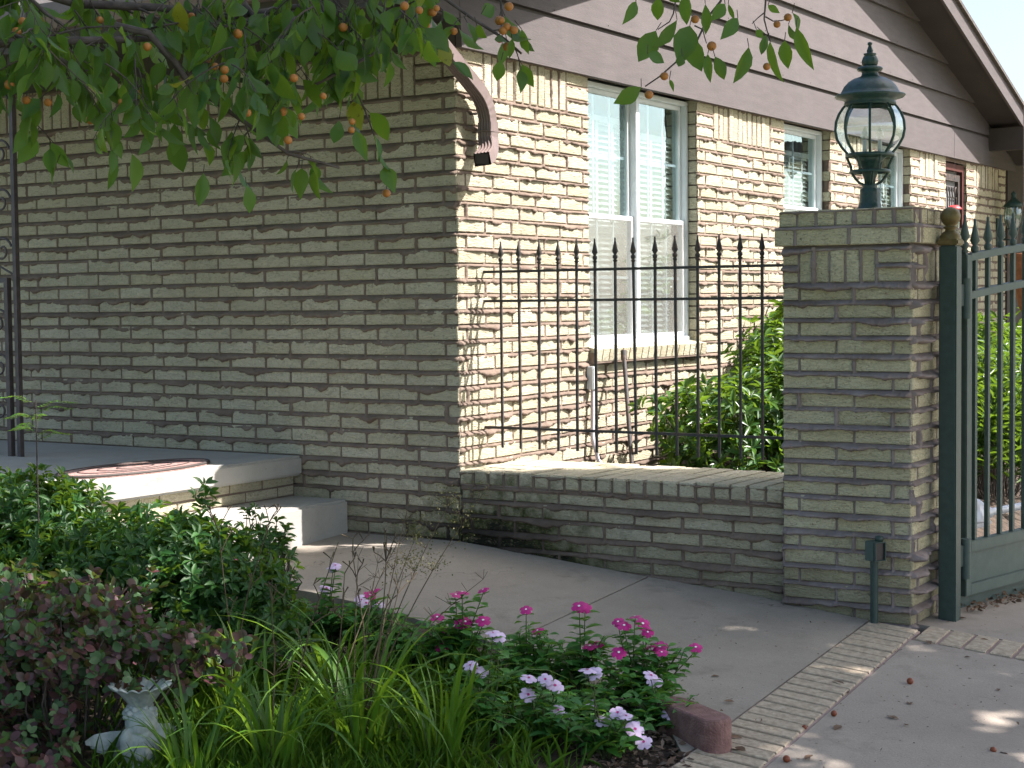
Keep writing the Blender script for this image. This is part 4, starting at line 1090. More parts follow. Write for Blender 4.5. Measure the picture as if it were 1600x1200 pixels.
for (a, b, d_) in ((200, 150, 3.5), (240, 180, 3.4), (390, 200, 3.5), (420, 60, 3.4), (300, 60, 3.6), (150, 110, 3.4), (500, 40, 3.5), (560, 110, 3.6), (90, 120, 3.5), (620, 40, 3.5), (40, 60, 3.4), (110, 30, 3.5), (180, 20, 3.6), (260, 20, 3.6), (340, 40, 3.5), (420, 10, 3.5), (480, 90, 3.5), (330, 130, 3.4), (20, 110, 3.3), (60, 170, 3.3), (560, 20, 3.5), (450, 150, 3.5), (640, 0, 3.6)):
    for k in range(4): twig(at(a+random.gauss(0, 40), b-48+random.gauss(0, 22), d_+random.gauss(0, .1)), (random.gauss(0, 1), random.gauss(0, 1), -.3), random.uniform(.10, .2), .002, random.randint(4, 7), .8, int(random.random() < .15))
# right-hand spray: a few twigs with single leaves one can tell apart
def vine(pl, r): tw.tube([at(*q) for q in pl], [r*(1-.5*i/(len(pl)-1)) for i in range(len(pl))], 6)
vine([(1065, -40, 3.5), (1056, 0, 3.5), (1052, 22, 3.5), (1046, 34, 3.5), (1028, 46, 3.5)], .0022)
vine([(1140, -40, 3.6), (1126, 2, 3.6), (1110, 22, 3.6), (1098, 45, 3.6), (1090, 62, 3.55), (1062, 92, 3.5), (1046, 106, 3.5), (1030, 120, 3.5), (1008, 135, 3.5)], .0030)
vine([(1085, 40, 3.55), (1098, 46, 3.55), (1101, 58, 3.55), (1104, 68, 3.55)], .0018)
vine([(1198, -30, 3.6), (1196, 6, 3.6), (1194, 30, 3.6), (1198, 46, 3.6), (1204, 66, 3.6)], .0026)
vine([(1194, 20, 3.6), (1184, 28, 3.6), (1175, 37, 3.6)], .0016); vine([(1196, 26, 3.6), (1208, 33, 3.6), (1222, 32, 3.6), (1234, 28, 3.6)], .0018)
# (base px, tip px, width fraction): leaves that hang singly
SINGLE = [((994, 2), (977, 36), .45), ((1030, -4), (1024, 31), .60), ((1062, 4), (1040, -14), .6), ((1072, -12), (1068, 38), .42), ((1025, 48), (998, 97), .62), ((1058, 31), (1033, 75), .42),
          ((1078, 40), (1062, 98), .60), ((1080, 58), (1088, 108), .62), ((1012, 84), (1039, 97), .62), ((1102, 6), (1106, 52), .36), ((1133, 6), (1113, 31), .62), ((1138, 6), (1146, 30), .3),
          ((1153, 28), (1129, 60), .55), ((1002, 136), (967, 162), .55), ((1106, 84), (1108, 129), .35), ((1117, 88), (1134, 123), .50), ((1170, 73), (1150, 134), .36), ((1182, 46), (1190, 58), .8),
          ((1197, 54), (1189, 88), .35), ((1203, 64), (1209, 128), .30), ((1226, 63), (1230, 108), .50), ((1232, 38), (1243, 70), .30), ((1244, 42), (1268, 110), .30), ((1238, 20), (1256, 47), .55),
          ((1046, 124), (1053, 142), .35), ((1200, 8), (1214, 18), .5), ((1066, 88), (1060, 105), .8), ((783, 94), (776, 126), .62), ((707, 97), (742, 122), .4), ((745, 40), (752, 58), .7),
          ((752, 22), (775, 10), .8), ((815, 45), (822, 82), .35), ((800, 60), (796, 92), .4), ((272, 210), (280, 268), .55), ((206, 240), (214, 298), .58), ((180, 243), (176, 295), .3),
          ((318, 270), (312, 325), .40), ((385, 290), (396, 332), .5), ((310, 200), (328, 240), .3), ((362, 205), (358, 250), .5), ((555, 205), (572, 248), .42), ((530, 188), (524, 226), .55), ((690, 60), (700, 108), .45),
          ((628, 28), (636, 82), .55), ((40, 40), (78, 116), .30), ((260, 116), (300, 166), .26)]
for q, ((bx, by), (tx, ty), wf) in enumerate(SINGLE):
    d_ = 3.5+random.uniform(-.08, .08); a = at(bx, by, d_); b = at(tx, ty, d_+random.uniform(-.02, .02))
    leafs.append((a, b-a, (CAMP-a).normalized()*random.choice((1, 1, -1))+Vector((random.gauss(0, .3), random.gauss(0, .3), random.gauss(0, .3))), (b-a).length*1.03, 'y' if q in (42,) else (q in ()), wf))
    tw.tube([a+Vector((random.gauss(0, .006), random.gauss(0, .006), .018)), a], .0010, 3)
for (px, py, r_) in ((1086, 30, .0105), (1112, 72, .0120), (1038, 119, .0105), (1014, 148, .0110), (1231, 27, .0100), (1214, 38, .009), (1198, 104, .0095), (795, 10, .0115), (783, 32, .0095), (792, 42, .0105), (803, 47, .0105), (786, 48, .0105),
                     (632, 9, .0115), (655, 16, .010), (682, 13, .0085), (75, 160, .0105), (26, 50, .0125), (35, 33, .0105), (230, 73, .011), (190, 160, .0095), (351, 109, .011), (350, 123, .011), (378, 162, .011), (386, 176, .011), (459, 122, .011), (450, 219, .011), (505, 150, .009), (471, 182, .0095), (550, 190, .0085), (549, 203, .009)):
    fruits.append((at(px, py, 3.28 if px < 700 else 3.5), r_*(.80 if px < 700 else .88)))
tw.build('twigs', STEMB, ft).location = -FT0; bpy.data.objects['twigs']['kind'] = 'stuff'
LM = [tpl_mesh('leaf', t, 1, 1, L_FRUIT) for t in (T_OVAL, T_OVAL2)]; LMY = tpl_mesh('leaf', T_OVAL2, 1, 1, L_YEL)
def leaf_obj(me, p, d, nrm, L, w, parent, off):
    M_ = pose(Vector(p)-off, d, nrm); M_ = M_ @ Matrix.Diagonal((L, w, L, 1))
    o = bpy.data.objects.new('leaf', me); COL.objects.link(o); o.parent = parent; o.matrix_basis = M_; return o
single = [l for l in leafs if len(l) == 6]; rest = [l for l in leafs if len(l) == 5]
rest.sort(key=lambda l: -l[3]); own = single+rest[:300-len(single)]; more = rest[300-len(single):]
for i, l in enumerate(own):
    wf = l[5] if len(l) == 6 else random.uniform(.45, .65)
    leaf_obj(LMY if l[4] else LM[i % 2], l[0], l[1], l[2], l[3], l[3]*wf, ft, FT0)
if more:
    cloud('leaves', T_OVAL, [tuple(l[0]-FT0) for l in more], [tuple(l[1]) for l in more], [tuple(l[2]) for l in more], [l[3] for l in more], [l[3]*.55 for l in more], L_FRUIT, ft)
fmb = MB(); fmb.lathe([(math.sin(a)*(1 if a > .2 else 1), -math.cos(a)) for a in np.linspace(0.001, 3.1, 8)], 12); fo = fmb.build('fruit', FRUITM); fme = fo.data; bpy.data.objects.remove(fo)
for p, r_ in fruits:
    o = link('fruit', fme, ft, p-FT0, (random.random(), random.random(), 0)); o.scale = (r_, r_, r_*.95)
m = MB(); m.tube([(0, 0, -.3), (.03, .05, .6), (.1, .2, 1.3), (.0, .5, 1.9)], [.10, .08, .07, .05], 10); m.build('trunk', STEMB, ft)
pA = at(-160, -160, 3.3)-FT0; pB = at(-60, 60, 3.2)-FT0
m = MB(); m.tube([(.0, .5, 1.85), tuple((Vector((.0, .5, 2.1))+pA)/2), tuple(pA)], [.045, .03, .02], 8); m.build('limb', STEMB, ft)
m = MB(); m.tube([(.08, .3, 1.5), tuple((Vector((.08, .5, 1.7))+pB)/2), tuple(pB)], [.04, .025, .016], 8); m.build('limb', STEMB, ft)
n = 15000  # unseen crown leaves, spread wide to block sky and darken the front wall
cr = np.stack([RNG.uniform(-4.5, 1.9, n), RNG.uniform(-1.4, 4.6, n), RNG.uniform(3.0, 4.8, n)+.0], 1)
cr = cr[((cr[:, 0]+1.2)/3.2)**2+((cr[:, 1]-1.6)/3.1)**2 < 1+RNG.normal(0, .08, n)]
cloud('crown', T_OVAL, cr, rdir(len(cr), -.4), rdir(len(cr), 1), RNG.uniform(.09, .14, len(cr)), RNG.uniform(.05, .08, len(cr)), L_FRUIT, ft)

# ------------------------------------------------------------------ shrubs
def shrub(name, loc, label, cat, blobs, n, tpl, L, wf, mat, whorl=5, up=.35, group=None, stem=STEMB, mat2=None, frac2=0, rough=.35, shell=.55):
    e = empty(name, loc, label, cat, group)
    P, D, N, LL = [], [], [], []; st = MB(); tot = sum(b[3]*b[4]*b[5] for b in blobs)
    tips = []
    for (bx, by, bz, rx, ry, rz) in blobs:
        k = int(n*rx*ry*rz/tot/whorl)
        for i in range(k):
            d = RNG.normal(size=3); d /= np.linalg.norm(d); d[2] = d[2] if d[2] > -.35 else -d[2]
            r = (shell+(1-shell)*RNG.random()**.5)*(1+RNG.normal(0, .07)+(RNG.random() < .06)*RNG.uniform(.1, .35)); c_ = np.array([bx+d[0]*rx*r, by+d[1]*ry*r, bz+d[2]*rz*r])
            if c_[2] < .02: continue
            ax = d*np.array([1, 1, 1])+np.array([0, 0, up])+RNG.normal(0, rough, 3); ax /= np.linalg.norm(ax); tips.append((c_, ax))
            a0 = RNG.random()*6.28; t1 = np.cross(ax, [0.3, .2, 1]); t1 /= np.linalg.norm(t1); t2 = np.cross(ax, t1)
            for w in range(whorl):
                a = a0+w*2.4; rad = t1*math.cos(a)+t2*math.sin(a); tilt = RNG.uniform(.25, .9)
                dd = rad*1.0+ax*tilt; P.append(c_+ax*RNG.uniform(-.02, .01)+rad*.004); D.append(dd); N.append(ax+RNG.normal(0, .2, 3)); LL.append(L*RNG.uniform(.65, 1.2))
    P, D, N, LL = map(np.array, (P, D, N, LL)); sel = RNG.random(len(P)) < frac2
    cloud('foliage', tpl, P[~sel], D[~sel], N[~sel], LL[~sel], LL[~sel]*wf, mat, e)
    if mat2 is not None and sel.any(): cloud('foliage', tpl, P[sel], D[sel], N[sel], LL[sel], LL[sel]*wf, mat2, e)
    for i in range(0, len(tips), max(1, len(tips)//90)):
        c_, ax = tips[i]; c_ = Vector(c_); base = Vector((c_.x*.45, c_.y*.45, 0)); mid = base.lerp(c_, .55)+Vector((random.gauss(0, .02), random.gauss(0, .02), .02))
        st.tube([base, mid, c_-Vector(ax)*.01], [.0042, .003, .0014], 4)
    o = st.build('stems', stem, e); o['kind'] = 'stuff'
    return e
def gp(px, py, dz=0): P = ground_at(px, py); return Vector((P.x, P.y, P.z+dz))

# behind the low wall (sunlit) and along the driveway
shrub('glossy_shrub', (.62, 2.15, .18), 'low glossy green shrub sunlit behind the iron fence', 'shrub',
      [(0, -.35, .26, .38, .50, .30), (.35, .2, .34, .5, .6, .40), (.05, .5, .45, .4, .5, .4), (.1, -.2, .08, .55, .6, .22)], 7600, T_LANCE, .080, .34, L_SHR, 7, .8, mat2=L_AZ, frac2=.4)
shrub('glossy_shrub', (.45, 3.65, .18), 'taller upright shrub between fence and pillar, against the side wall', 'shrub',
      [(0, 0, .50, .40, .55, .62), (.25, .5, .6, .45, .5, .70), (.3, -.4, .2, .4, .5, .3)], 4200, T_LANCE, .10, .30, L_SHR, 6, .6, mat2=L_AZ, frac2=.6)
for i, (x, y, h, lab) in enumerate(((1.25, 4.6, .75, 'leafy green bush just behind the pillar and gate post'), (.9, 5.9, .9, 'green bush seen between the gate pickets, nearest the door'), (1.1, 7.3, .95, 'pale green bush behind the gate pickets at the far end of the bed'))):
    shrub('bed_bush', (x, y, .1), lab, 'bush', [(0, 0, h*.45, .5, .65, h*.55), (-.3, .3, h*.5, .35, .4, h*.5)], 2300, T_LANCE, .09, .22, L_SHR, 6, 1.0, mat2=L_AZ, frac2=.45, group='bushes in the bed along the side wall')
shrub('bed_bush', (1.75, 3.2, .0), 'spiky grass-like bush low behind the gate opener', 'bush', [(0, 0, .25, .35, .8, .38)], 2200, T_LANCE, .16, .10, L_SHR, 6, 1.6, group='bushes in the bed along the side wall')

# front bed, left: azalea and plum-leaved shrub
shrub('azalea_shrub', gp(150, 1010, -.03), 'dark green azalea shrub at the left, in front of the porch step', 'shrub',
      [(-.50, .1, .38, .36, .40, .28), (-.1, .0, .30, .42, .36, .20), (.30, .0, .32, .36, .34, .26), (.58, .06, .16, .26, .24, .22), (-.1, -.45, .16, .8, .32, .22), (-.20, .05, .45, .10, .10, .14), (.42, .05, .44, .07, .07, .16), (.10, .05, .40, .09, .09, .10), (.52, .05, .55, .055, .055, .15), (.64, .05, .38, .12, .10, .14), (.78, .08, .26, .10, .08, .16), (.54, .0, .27, .30, .3, .27), (.80, .04, .14, .20, .2, .20), (-.62, .1, .46, .22, .2, .20)], 21000, T_LANCE, .046, .38, L_AZ, 8, .5, shell=.35, rough=.5)
m = MB()
az = shrub('azalea_shrub', gp(425, 950, -.02), 'sparse azalea with bare brown twigs left of the lilac flowers', 'shrub',
      [(0, 0, .20, .14, .14, .18), (-.12, .02, .32, .07, .07, .10)], 520, T_LANCE, .042, .38, L_AZ, 7, .9, shell=.3)
shrub('plum_shrub', gp(95, 1165, -.02), 'plum-leaved loropetalum shrub in the bottom left corner', 'shrub',
      [(-.10, .10, .24, .42, .36, .22), (-.32, -.15, .12, .34, .34, .2), (.22, .22, .26, .24, .25, .14), (-.28, .3, .36, .3, .3, .14), (-.15, -.25, .02, .5, .3, .16), (.05, .35, .40, .10, .10, .10), (-.45, .2, .42, .12, .12, .12), (.42, .30, .30, .12, .12, .09)], 7600, T_ROUND, .036, .66, L_PUR, 6, .1, mat2=L_PURG, frac2=.42, shell=.2, rough=.6)
# airy sapling by the porch post
sap = empty('feathery_sapling', gp(62, 1010), 'feathery light green sapling rising beside the porch post', 'sapling')
m = MB(); P, D, N, LL = [], [], [], []
top = .95
m.tube([(0, 0, 0), (.01, 0, .4), (.0, .01, top)], [.006, .004, .002], 5)
for k in range(9):
    a = random.random()*6.28; h = top-.16+.018*k; d = Vector((math.cos(a), math.sin(a), .35)).normalized(); L = random.uniform(.10, .2)
    q = [Vector((0, 0, h)), Vector((0, 0, h))+d*L*.5, Vector((0, 0, h))+d*L+Vector((0, 0, -.04))]
    m.tube(q, .0012, 3)
    for t in np.linspace(.15, 1, 12):
        p = q[0].lerp(q[1], t*2) if t < .5 else q[1].lerp(q[2], t*2-1)
        for s in (-1, 1): P.append(tuple(p)); D.append(tuple(Vector((-d.y*s, d.x*s, -.2))+d*.5)); N.append((random.gauss(0, .3), random.gauss(0, .3), 1)); LL.append(random.uniform(.018, .03))
m.build('stem', STEMB, sap); cloud('foliage', T_DIA, P, D, N, LL, np.array(LL)*.42, L_FERN, sap)

# ------------------------------------------------------------------ daylilies: every blade its own
def blade_mesh(L, w, bend, twist, kind):
    n = 9; vs = []
    for i in range(n+1):
        t = i/n; a = R(88)-bend*t**1.4
        if i == 0: x = z = 0.0
        else: x += math.cos(a)*L/n; z += math.sin(a)*L/n
        ww = w*(.55+1.2*t*(1-t))*(1-t**4)/2+.0006; sdx = twist*t
        vs += [(x, -ww, z+ww*.5), (x, sdx*ww, z), (x, ww, z+ww*.5)]
    fs = []
    for i in range(n):
        for k in range(2): fs.append((3*i+k, 3*i+k+1, 3*i+k+4, 3*i+k+3))
    me = bpy.data.meshes.new('blade'); me.from_pydata(vs, [], fs); me.materials.append(L_LILY)
    me.polygons.foreach_set('use_smooth', [True]*len(fs)); return me
BL = [blade_mesh(L, w, b, t, 0) for L, w, b, t in ((.50, .015, R(70), .3), (.58, .017, R(105), -.2), (.44, .014, R(50), .2), (.62, .018, R(135), .3), (.36, .012, R(30), -.3), (.55, .016, R(88), .1))]
def scape(e, base, lean, H, nb=6):
    m = MB(); p = Vector(base); d = Vector((lean[0], lean[1], 1)).normalized(); pts_ = [p]
    for i in range(8): d = (d+Vector((random.gauss(0, .04), random.gauss(0, .04), 0))).normalized(); p = p+d*H/8; pts_.append(p)
    m.tube(pts_, [.0035-.00028*i for i in range(9)], 5)
    for k in range(nb):
        i = random.randrange(4, 9); q = pts_[i]; s = Vector((random.gauss(0, .7), random.gauss(0, .7), 1.1)).normalized(); L = random.uniform(.03, .09)
        q2 = q+s*L; m.tube([q, q+s*L*.5+Vector((0, 0, .004)), q2], .0016, 4)
        for r in range(2): m.tube([q2, q2+Vector((random.gauss(0, .012), random.gauss(0, .012), .018))], [.0012, .0026], 4)
    m.build('dry_scape', STEMR, e)
LIL = [(430, 1215, .96, 46, 'leftmost daylily clump, beside the stone planter'), (560, 1185, 1.05, 52, 'largest daylily clump with branching dry stalks, centre of the bed'), (690, 1190, .9, 40, 'rightmost daylily clump, next to the pink vincas'),
       (370, 1120, .85, 26, 'small daylily clump behind the stone planter'), (300, 1235, .8, 34, 'low daylily clump in front of the stone planter'), (520, 1090, .8, 30, 'daylily clump behind the largest one, below the lilac flowers')]
for (px, py, sc, nb, lab) in LIL:
    p = gp(px, py, -.02); e = empty('daylily', p, lab, 'daylily', 'daylilies in the front bed')
    for k in range(nb):
        a = random.random()*6.283; r_ = random.random()**.5*.075
        o = link('blade', random.choice(BL), e, (r_*math.cos(a), r_*math.sin(a), 0), (random.gauss(0, .12), random.gauss(0, .12), a+random.gauss(0, .5)))
        s_ = sc*random.uniform(.65, 1.22); o.scale = (s_, s_, s_)
    if px in (430, 560, 370): 
        for k in range(4 if px == 560 else 2): scape(e, (random.gauss(0, .03), random.gauss(0, .03), .05), (random.gauss(.10, .12), random.gauss(0, .08)), random.uniform(.55, .75))
# slender seed stalks leaning to the right in front of the house corner
ss_ = empty('seed_stalks', gp(560, 1130, 0), 'tall leaning stalks with fine brown-green seed heads before the wall corner', 'seed stalks')
m = MB(); tgt = [(745, 785), (700, 790), (660, 815), (755, 905), (620, 850), (640, 780), (590, 880), (560, 870), (385, 1010)]
P0 = gp(560, 1130, 0)
ph = MB(); SP = []
for k, (px, py) in enumerate(tgt):
    E_ = at(px, py, (P0-CAMP).dot(_f)+.12+random.uniform(-.05, .1))-P0; b0 = Vector((random.gauss(0, .03), random.gauss(0, .03), 0))
    pts_ = [b0.lerp(E_, t)+Vector((0, 0, .05*math.sin(t*3.14))) for t in np.linspace(0, 1, 9)]
    m.tube(pts_, [.0032-.0003*i for i in range(9)], 5)
    for j in range(16):
        i = random.randrange(5, 9); q = pts_[i]; s = Vector((random.gauss(0, .8), random.gauss(0, .8), .7)).normalized(); q2 = q+s*random.uniform(.02, .07); m.tube([q, q2], .0009, 3)
        if k < 3:
            for r in range(16): SP.append(tuple(q2+Vector((random.gauss(0, .022), random.gauss(0, .022), random.gauss(0, .018)))))
m.build('stalks', STEMR, ss_)
cloud('seed_head', T_DIA, SP, rdir(len(SP)), rdir(len(SP)), np.full(len(SP), .010), np.full(len(SP), .005), leaf_mat('seeds', [(.12, .14, .04), (.20, .17, .06)], .2, .7), ss_)

# ------------------------------------------------------------------ vincas
def flower_mesh(pm, em, r=.027):
    m = MB()
    for k in range(5):
        a = k*2*math.pi/5; cs, sn = math.cos(a), math.sin(a); tz = .0022
        pr_ = [(.12, -.10), (.55, -.42), (.92, -.36), (1.0, .02), (.90, .40), (.50, .40), (.12, .10)]
        vs = [((x*cs-y_*sn)*r, (x*sn+y_*cs)*r, tz-.18*r*x*x+(.0012 if y_ > 0 else 0)) for x, y_ in pr_]+[(.5*cs*r, .5*sn*r, tz+.001)]
        m.add(vs, [(i, i+1, 7) for i in range(6)]+[(6, 0, 7)], 0, True)
    m.add([(math.cos(a)*r*.17, math.sin(a)*r*.17, .0046) for a in np.linspace(0, 6.283, 7)[:6]], [tuple(range(6))], 1)
    m.tube([(0, 0, -.02), (0, 0, .002)], .0014, 5, mi=2)
    o = m.build('flower', [pm, em, STEMG]); me = o.data; bpy.data.objects.remove(o); return me
FM = flower_mesh(MAG, EYEW); FP = flower_mesh(PINK, EYEP, .029)
VLM = [tpl_mesh('leaf', t, 1, 1, L_VIN) for t in (T_OVAL, T_OVAL2)]
def vinca(px, py, h, spread, fl, mesh, label, nst=22):
    p = gp(px, py, -.02); e = empty('vinca', p, label, 'flowering plant', 'vincas along the walk'); dep = (p-CAMP).dot(_f)
    st = MB(); heads = []
    for (fx, fy) in fl:
        q = at(fx, fy, dep+random.uniform(-spread*.5, spread*.5))-p; heads.append((q, True))
    for k in range(nst):
        a = random.random()*6.283; r_ = spread*random.random()**.5; heads.append((Vector((r_*math.cos(a)*1.25, r_*math.sin(a)*1.25, h*random.uniform(.35, .9))), False))
    for q, isf in heads:
        if isf:
            nrm = Vector((random.gauss(0, .25), random.gauss(0, .25), 1))+(CAMP-(p+q)).normalized()*random.uniform(.35, 1.1)
            o = bpy.data.objects.new('flower', mesh); COL.objects.link(o); o.parent = e
            s_ = random.uniform(.85, 1.15); o.matrix_basis = Matrix.Translation(q) @ nrm.to_track_quat('Z', 'Y').to_matrix().to_4x4() @ Matrix.Diagonal((s_, s_, s_, 1)) @ Matrix.Rotation(random.random()*6, 4, 'Z')
        b = Vector((q.x*.2, q.y*.2, 0)); mid = b.lerp(q, .5)+Vector((random.gauss(0, .01), random.gauss(0, .01), .01)); tq = q-Vector((0, 0, .012))
        st.tube([b, mid, tq], [.003, .0025, .0016], 5)
        zz = .97; a0 = random.random()*6.28
        while zz > .22:
            c_ = mid.lerp(tq, (zz-.5)*2) if zz > .5 else b.lerp(mid, zz*2)
            for s in (0, math.pi):
                a = a0+s; d = Vector((math.cos(a), math.sin(a), random.uniform(.05, .5)))
                L = .058*random.uniform(.75, 1.25)*(.8 if zz > .9 else 1)
                leaf_obj(random.choice(VLM), c_, d, Vector((random.gauss(0, .2), random.gauss(0, .2), 1)), L, L*.50, e, Vector((0, 0, 0)))
            a0 += 1.57+random.gauss(0, .2); zz -= .022/max(.06, (q-b).length)*1.0+.035
    o = st.build('stems', STEMG, e); o['kind'] = 'stuff'
vinca(590, 1010, .20, .12, [(585, 923), (578, 930)], FM, 'vinca with one magenta flower head standing between the daylily stalks')
vinca(715, 1035, .24, .13, [(712, 930), (755, 922), (683, 965), (727, 972), (719, 975), (755, 970), (690, 1012), (722, 926)], FM, 'leftmost magenta vinca bush with a cluster of six flowers')
vinca(830, 1065, .24, .13, [(822, 953), (840, 986)], FM, 'green vinca with two small magenta flowers, left of the tall stem')
vinca(905, 1075, .26, .10, [(905, 948), (914, 950), (922, 1010), (934, 1008)], FM, 'upright vinca with a single magenta flower atop its tall stem')
vinca(1000, 1100, .27, .13, [(966, 972), (975, 978), (992, 964), (1004, 975), (1012, 988), (967, 1020), (1034, 1020), (1031, 1011), (1016, 1010), (1087, 1012)], FM, 'rightmost magenta vinca bush leaning over the walk', 20)
vinca(500, 1000, .20, .11, [(520, 888), (524, 884), (510, 920), (565, 938), (572, 943), (590, 944)], FP, 'lilac vinca behind the daylilies near the step')
vinca(760, 1140, .16, .10, [(735, 1040), (745, 1046), (752, 1050), (770, 990), (778, 994)], FP, 'pale pink vinca nearest the daylilies')
vinca(845, 1150, .17, .13, [(826, 1060), (852, 1062), (867, 1072), (825, 1086), (872, 1110), (886, 1128), (880, 1122)], FP, 'pale pink vinca with two rows of flowers, middle of the bed edge', 20)
vinca(950, 1175, .17, .13, [(918, 1048), (928, 1052), (965, 1114), (978, 1119), (942, 1127), (986, 1134), (992, 1140), (1006, 1160), (842, 1192), (952, 1180)], FP, 'pale pink vinca with the largest flowers at the bottom edge', 20)
vinca(650, 1030, .18, .13, [(700, 985)], FM, 'leafy vinca with hardly any flower right of the seed stalks', 18)
vinca(455, 985, .16, .12, [(362, 872)], FM, 'leafy vinca by the step with one purple flower beside the azalea', 16)
vinca(545, 985, .15, .13, [(566, 936)], FP, 'low leafy vinca at the walk edge behind the dry stalks', 20)
vinca(770, 1085, .15, .14, [(640, 1180)], FP, 'low leafy vinca in the middle of the row behind the pink flowers', 22)
vinca(900, 1120, .15, .14, [(925, 1100)], FP, 'low leafy vinca between the magenta and the pale pink flowers', 22)
vinca(1035, 1135, .15, .10, [(1023, 1066), (1017, 1056), (1044, 1116), (1054, 1115)], FP, 'pale pink vinca beside the reddish edging stone')
# fine grassy weeds among them
def weeds():
    n = 4600; P = []; 
    for k in range(n):
        q = ground_at(random.triangular(120, 960, 430), random.uniform(1030, 1260))
        if bed_in(q.x, q.y+.0): P.append((q.x, q.y, q.z-.02))
    P = np.array(P); d = rdir(len(P), 1.6, .7)
    o = cloud('weeds', leaf_tpl([.5, 1, .8, .5, 0][0:1]+[1, .8, .5, 0] if False else [.6, 1, .8, .5, 0], .2, .35), P, d, rdir(len(P), .2), RNG.uniform(.06, .16, len(P)), RNG.uniform(.003, .005, len(P)), L_LILY)
    tag(o, 'fine grassy weeds growing between the flowers', 'weeds')
weeds()
n = 1500; P = []
for k in range(n):
    q = ground_at(random.uniform(900, 1190), random.uniform(1120, 1290))
    if bed_in(q.x, q.y): P.append((q.x, q.y, q.z+random.uniform(-.012, .006)))
P = np.array(P); o = cloud('mulch', T_DIA, P, rdir(len(P), 0, 1)*np.array([1, 1, .3]), rdir(len(P), 1.5), RNG.uniform(.015, .05, len(P)), RNG.uniform(.008, .022, len(P)), leaf_mat('mulch_chips', [(.05, .03, .02), (.14, .09, .06), (.22, .17, .13), (.09, .06, .05)], 0, .9))
tag(o, 'dark wood mulch and dead leaves at the edge of the bed', 'mulch')

# edging stone
ep = ground_at(1085, 1165)
ed = empty('edging_stone', (2.155, -1.815, zg(2.15, -1.8)), 'rounded reddish concrete edging stone at the corner of the bed', 'edging stone', rz=R(-32))
m = MB(); pr_ = []; n = 10; Ls, Ws, Hs = .26, .055, .095
out = [(-Ls/2+Ws*math.cos(a), Ws*math.sin(a)) for a in np.linspace(math.pi/2, 3*math.pi/2, n)]+[(Ls/2+Ws*math.cos(a), Ws*math.sin(a)) for a in np.linspace(-math.pi/2, math.pi/2, n)]
nn = len(out); vs = []
for sc_, z in ((1, -.06), (1, Hs-.012), (.96, Hs-.004), (.88, Hs)): vs += [(x*(1 if sc_ == 1 else (abs(x)-(1-sc_)*Ws)/max(abs(x), 1e-6)), y_*sc_, z) for x, y_ in out]
m.add(vs, [(r*nn+k, r*nn+(k+1) % nn, (r+1)*nn+(k+1) % nn, (r+1)*nn+k) for r in range(3) for k in range(nn)]+[tuple(3*nn+k for k in range(nn))], smooth=False)
m.build('stone', simple('red_concrete', (.17, .085, .075), (.26, .15, .13), 22, .9, .006, 130), ed)

# ------------------------------------------------------------------ cherub planter in the bed
cp_ = ground_at(222, 1190)
ch = empty('cherub_planter', (cp_.x, cp_.y, cp_.z-.02), 'weathered white cherub planter with scalloped bowl, half hidden in the foliage', 'planter', rz=math.atan2(CAMP.y-cp_.y, CAMP.x-cp_.x)+.35)
HB = (at(225, 1075, (cp_-CAMP).dot(_f))-cp_).z
m = MB(); n = 90; prof = [(.030, -.055), (.038, -.045), (.050, -.030), (.064, -.012), (.076, -.002), (.086, .002), (.088, .006), (.078, .006), (.060, -.006), (.045, -.022), (.0, -.03)]
vs = []
for (r_, z) in prof:
    for k in range(n):
        a = 2*math.pi*k/n; s = 1+.13*abs(math.sin(a*7.5))*(r_/.09)**2; vs.append((r_*s*math.cos(a), r_*s*math.sin(a), HB+.02+z+.012*abs(math.sin(a*7.5))*(r_/.09)))
m.add(vs, [(i*n+k, i*n+(k+1) % n, (i+1)*n+(k+1) % n, (i+1)*n+k) for i in range(len(prof)-1) for k in range(n)], smooth=True); m.build('scalloped_bowl', STONE, ch)
bm = bmesh.new()
def ball(c_, r3, seg=16):
    Mx = Matrix.Translation(c_) @ Matrix.Diagonal((*r3, 1)); bmesh.ops.create_uvsphere(bm, u_segments=seg, v_segments=seg*3//4, radius=1, matrix=Mx)
hz = HB-.082
ball((0, 0, hz), (.052, .050, .055)); ball((0, 0, hz-.085), (.055, .07, .07)); ball((-.01, 0, hz-.17), (.07, .085, .07)); ball((0, 0, hz-.045), (.025, .026, .03))
ball((.022, .022, hz-.016), (.022, .018, .018)); ball((.022, -.022, hz-.016), (.022, .018, .018)); ball((.044, 0, hz-.010), (.010, .007, .009)); ball((.036, 0, hz-.036), (.014, .016, .010)); ball((.030, 0, hz+.022), (.020, .032, .016))
ball((-.002, .045, hz-.006), (.010, .007, .014)); ball((-.002, -.045, hz-.006), (.010, .007, .014))
ball((.015, .055, hz-.06), (.020, .020, .05)); ball((.015, -.055, hz-.06), (.020, .020, .05))
me = bpy.data.meshes.new('cherub_body'); bm.to_mesh(me); bm.free(); me.materials.append(STONE)
o = link('cherub_body', me, ch); rm_ = o.modifiers.new('r', 'REMESH'); rm_.mode = 'VOXEL'; rm_.voxel_size = .0045; rm_.use_smooth_shade = True
sm_ = o.modifiers.new('s', 'SMOOTH'); sm_.iterations = 3
bm = bmesh.new()
for k in range(26):
    a = k*2.4; zz = .1+.9*((k+.5)/26); rr = math.sqrt(max(0, 1-zz*zz*.8)); p = (-.008+.046*rr*math.cos(a), .046*rr*math.sin(a), hz+.012+.040*zz)
    if p[0] > .03 and p[2] < hz+.03: continue
    ball(p, (.013, .013, .011), 8)
